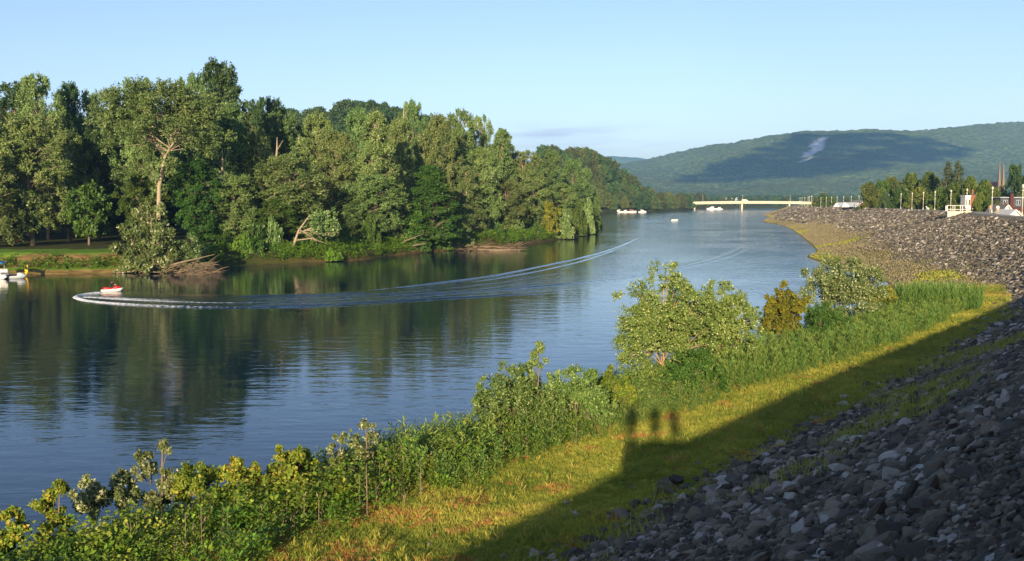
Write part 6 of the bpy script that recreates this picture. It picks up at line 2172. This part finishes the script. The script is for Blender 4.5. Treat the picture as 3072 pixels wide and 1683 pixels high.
def gable(name, px, d, w, hw, hr, wallm, roofm, label, depth=7, rz=0.0, trim='white'):
    x, y = place(px, d)
    e = empty(name, (x, y, 4.3), rz)
    MB().prism([(-w / 2, 0), (w / 2, 0), (w / 2, hw), (0, hr), (-w / 2, hw)], 0, depth).build('wall', M[wallm], e)
    for sx in (-1, 1):
        MB().add([(0, -0.4, hr + 0.05), (sx * (w / 2 + 0.4), -0.4, hw - 0.22), (sx * (w / 2 + 0.4), depth + 0.4, hw - 0.22), (0, depth + 0.4, hr + 0.05),
                  (0, -0.4, hr + 0.28), (sx * (w / 2 + 0.4), -0.4, hw + 0.0), (sx * (w / 2 + 0.4), depth + 0.4, hw + 0.0), (0, depth + 0.4, hr + 0.28)],
                 [(0, 1, 2, 3), (4, 5, 6, 7), (0, 1, 5, 4), (1, 2, 6, 5), (2, 3, 7, 6), (3, 0, 4, 7)]).build('roof_slope', M[roofm], e)
        MB().tube([(0, -0.45, hr + 0.1), (sx * (w / 2 + 0.4), -0.45, hw - 0.15)], 0.14, 4).build('barge_board', M[trim], e)
    return e, x, y


e, x, y = gable('garage', 3042, 205, 3.0, 3.6, 5.0, 'white', 'offwhite', '')
window_on(e, 0.1, -0.03, 2.7, 1.1, 1.5, 'grey')
MB().box((-1.0, -0.04, 1.2), (0.8, 0.06, 2.2)).build('door', M['grey'], e)
tag(e, 'small white gabled garage with one big window near the right edge', 'garage')
e, x, y = gable('shed', 3018, 215, 4.2, 3.2, 6.0, 'offwhite', 'shingle', '')
MB().box((0.8, 2, 6.0), (0.45, 0.45, 1.2)).build('chimney', M['brick'], e)
MB().box((-0.6, -0.04, 1.5), (1.0, 0.06, 2.0)).build('door', M['slate'], e)
tag(e, 'gabled house with cream barge boards just left of the white garage', 'house')
x, y = place(3054, 190)
vehicle('red_car', (x, y, 5.9), 0.3, 4.0, 1.8, 1.5, 'rust', 'red car parked in front of the white garage', 'car')
MB().box((x, y, 5.2), (6, 3, 1.4)).build('parking_terrace', M['concrete'])['kind'] = 'structure'

# church with twin spires
x, y = place(2994, 620)
e = empty('church', (x, y, 4.3))
MB().prism([(-5, 0), (5, 0), (5, 12), (0, 20), (-5, 12)], 0, 26).build('nave', M['rust'], e)
for sx, h in ((-1, 34.0), (1, 33.0)):
    MB().box((sx * 2.6, -1, 9.5), (3.0, 3.0, 19)).build('tower', M['stonewall'], e)
    MB().loft([[(sx * 2.6 - r, -1 - r, z), (sx * 2.6 + r, -1 - r, z), (sx * 2.6 + r, -1 + r, z), (sx * 2.6 - r, -1 + r, z)] for r, z in ((1.6, 19), (1.0, 24), (0.5, 30), (0.05, h))]).build('spire', M['stonewall'], e)
    for z in (11, 16):
        MB().box((sx * 2.6, -2.85, z), (0.8, 0.12, 2.2)).build('belfry_window', M['glass'], e)
e.scale = (0.48, 0.62, 0.95)
tag(e, 'distant church with twin pointed stone spires above the town trees', 'church')

# white tents and roofs left of the town trees
for i, (px, d, w, h, lab) in enumerate(((2531, 470, 9.0, 3.6, 'white peaked event tent behind the levee crest'), (2505, 520, 6.0, 3.0, 'smaller pale tent left of the big white one'))):
    x, y = place(px, d)
    e = empty('event_tent', (x, y, 4.6))
    MB().loft([[(-w / 2, -w / 2, 2.2), (w / 2, -w / 2, 2.2), (w / 2, w / 2, 2.2), (-w / 2, w / 2, 2.2)], [(-w / 4, -w / 4, 3.3), (w / 4, -w / 4, 3.3), (w / 4, w / 4, 3.3), (-w / 4, w / 4, 3.3)],
               [(-0.2, -0.2, 2.2 + h), (0.2, -0.2, 2.2 + h), (0.2, 0.2, 2.2 + h), (-0.2, 0.2, 2.2 + h)]]).build('canopy', M['canvas'], e)
    for sx in (-1, 1):
        for sy in (-1, 1):
            MB().tube([(sx * w * 0.48, sy * w * 0.48, -0.3), (sx * w * 0.48, sy * w * 0.48, 2.3)], 0.08, 6).build('pole', M['white'], e)
    tag(e, lab, 'tent', 'white tents behind the levee')
e, x, y = gable('long_building', 2570, 560, 7.0, 3.2, 5.6, 'offwhite', 'grey', '', 12, 0.9)
tag(e, 'low pale-roofed building behind the tents', 'building')
e, x, y = gable('far_shed', 2590, 600, 8.0, 4.5, 7.0, 'rust', 'shingle', '', 10, 0.3)
tag(e, 'brownish shed at the left end of the town trees', 'building')

# ---- town trees
TOWNK = [tree_meshes('town%d' % k, 80 + k, 15.0, 6.0, 0.06, kd, 90, 13, 10, 0.62, 0.44, 'town', 'bark', 0.3, crad=0.29, up=0.25) for k, kd in enumerate(('dome', 'broad', 'dome'))]
CONI = conifer_meshes('spruce', 90, 18.0, 3.4)
DARKT = tree_meshes('townd', 95, 15.0, 6.0, 0.03, 'column', 70, 13, 10, 0.6, 0.4, 'dark', 'bark', 0.3, crad=0.32)
TT_ = [(2613, 545, 40, 400, 0, 'olive tree at the left end of the town trees'), (2650, 538, 36, 410, 1, 'second tree from the left end of the town trees'), (2676, 528, 28, 450, 1, 'tree peeping over the left part of the town trees'),
       (2661, 573, 16, 372, 3, 'dark narrow tree behind the levee lamps'), (2700, 560, 34, 372, 2, 'low yellowish tree right of the dark narrow one'), (2735, 516, 48, 380, 0, 'left one of the two biggest round town trees'),
       (2790, 514, 46, 372, 2, 'right one of the two biggest round town trees'), (2760, 560, 36, 350, 1, 'lower tree in front of the two biggest town trees'), (2815, 560, 34, 330, 0, 'tree in front of the left spruce'),
       (2842, 488, 36, 350, 'c', 'left one of the two tall spruces'), (2878, 486, 34, 345, 'c', 'right one of the two tall spruces'), (2862, 545, 34, 325, 1, 'tree below the two spruces'),
       (2912, 527, 36, 320, 2, 'yellow-green tree right of the spruces'), (2955, 537, 38, 285, 0, 'tree right of the narrow brick house'), (2940, 575, 22, 262, 1, 'small tree against the narrow brick house'),
       (3046, 486, 34, 300, 3, 'tall dark tree behind the mansard house'), (3075, 520, 30, 290, 3, 'dark tree at the right edge of the picture'), (2985, 560, 26, 275, 2, 'tree below the church spires'),
       (2928, 592, 13, 252, 1, 'small round tree just right of the narrow brick house'), (2966, 586, 17, 240, 2, 'small tree left of the gabled house'), (2992, 597, 12, 232, 0, 'bushy small tree in front of the gabled house'),
       (2470, 578, 24, 640, 0, 'round tree left of the tents'), (2495, 590, 18, 640, 1, 'small round tree beside the tents'), (2448, 592, 16, 700, 2, 'small tree at the right end of the bridge')]
rg3 = random.Random(17)
for px, ty, hw, d, kd, lab in TT_:
    top = far(px, ty, d)
    r = hw / FPX * d
    if kd == 'c':
        plant_tree('spruce', CONI, (top.x, d, 4.2), (r / 3.9, r / 3.9, (top.z - 4.2) / 18.0), rg3.uniform(0, 6), lab, 'tree', 'town trees')
    else:
        ms = DARKT if kd == 3 else TOWNK[kd]
        plant_tree('town_tree', ms, (top.x, d, 4.2), (r / 6.6, r / 6.6, (top.z - 4.2) / 15.6), rg3.uniform(0, 6), lab, 'tree', 'town trees')

# ---- tree lines beyond the bridge and at the foot of the mountain
scatter(26, lambda x, y: 2.8, (205, 330, 1230, 1400), 9, 'trees by the left end of the bridge', 'tree in the grove by the left end of the bridge', 'grove_tree', (0.9, 1.35),
        lambda x, y: x < np.interp(y, [1190, 1300, 1392, 1400], [215, 230, 252, 330]), 6)
scatter(10, lambda x, y: 2.8, (196, 226, 1105, 1215), 7, 'trees by the left end of the bridge', 'tree in the grove by the left end of the bridge', 'grove_tree', (0.8, 1.1), lambda x, y: x < np.interp(y, [1100, 1190, 1215], [202, 219, 222]), 7)
scatter(90, lambda x, y: 2.8, (250, 720, 1398, 1700), 10, 'trees beyond the bridge', 'tree in the row beyond the bridge', 'valley_tree', (0.55, 1.0), None, 8)
# the wood that fills the valley floor up to the mountain reads as one mass
rgv = np.random.default_rng(3)
n = 2600
Cx, Cy = rgv.uniform(150, 2300, n), rgv.uniform(1720, 2700, n)
ok = (Cx / Cy > 0.15) & (Cx / Cy < 0.62)
Cx, Cy = Cx[ok], Cy[ok]
C = np.stack([Cx, Cy, np.maximum(2.8, mount(Cx, Cy)) + 5 + 4 * rgv.random(len(Cx))], 1)
V, F, t = canopy(rgv, C, 4.5 + 3 * rgv.random(len(C)), C[:, :2] + 0.01, 7, 6, 3.2, 2.4, up=0.7, out=0.1)
tag(link('valley_wood', mk_mesh('valley_wood', V, F, {'tint': t}, False, [M['far']])), 'wood on the valley floor below the mountain', 'wood', kind='stuff')
gr_ = MB()
for px, d, w in ((2188, 1720, 9), (2216, 1800, 8)):
    x, y = place(px, d)
    gh, _, _ = gable('farmhouse', px, d, w, 5, 8, 'white', 'offwhite', '', 8, 0.4)
    gh.location.z = 9
    tag(gh, 'tiny pale house among the valley trees, ' + ('left of' if px < 2200 else 'above') + ' the middle bridge pier', 'house')
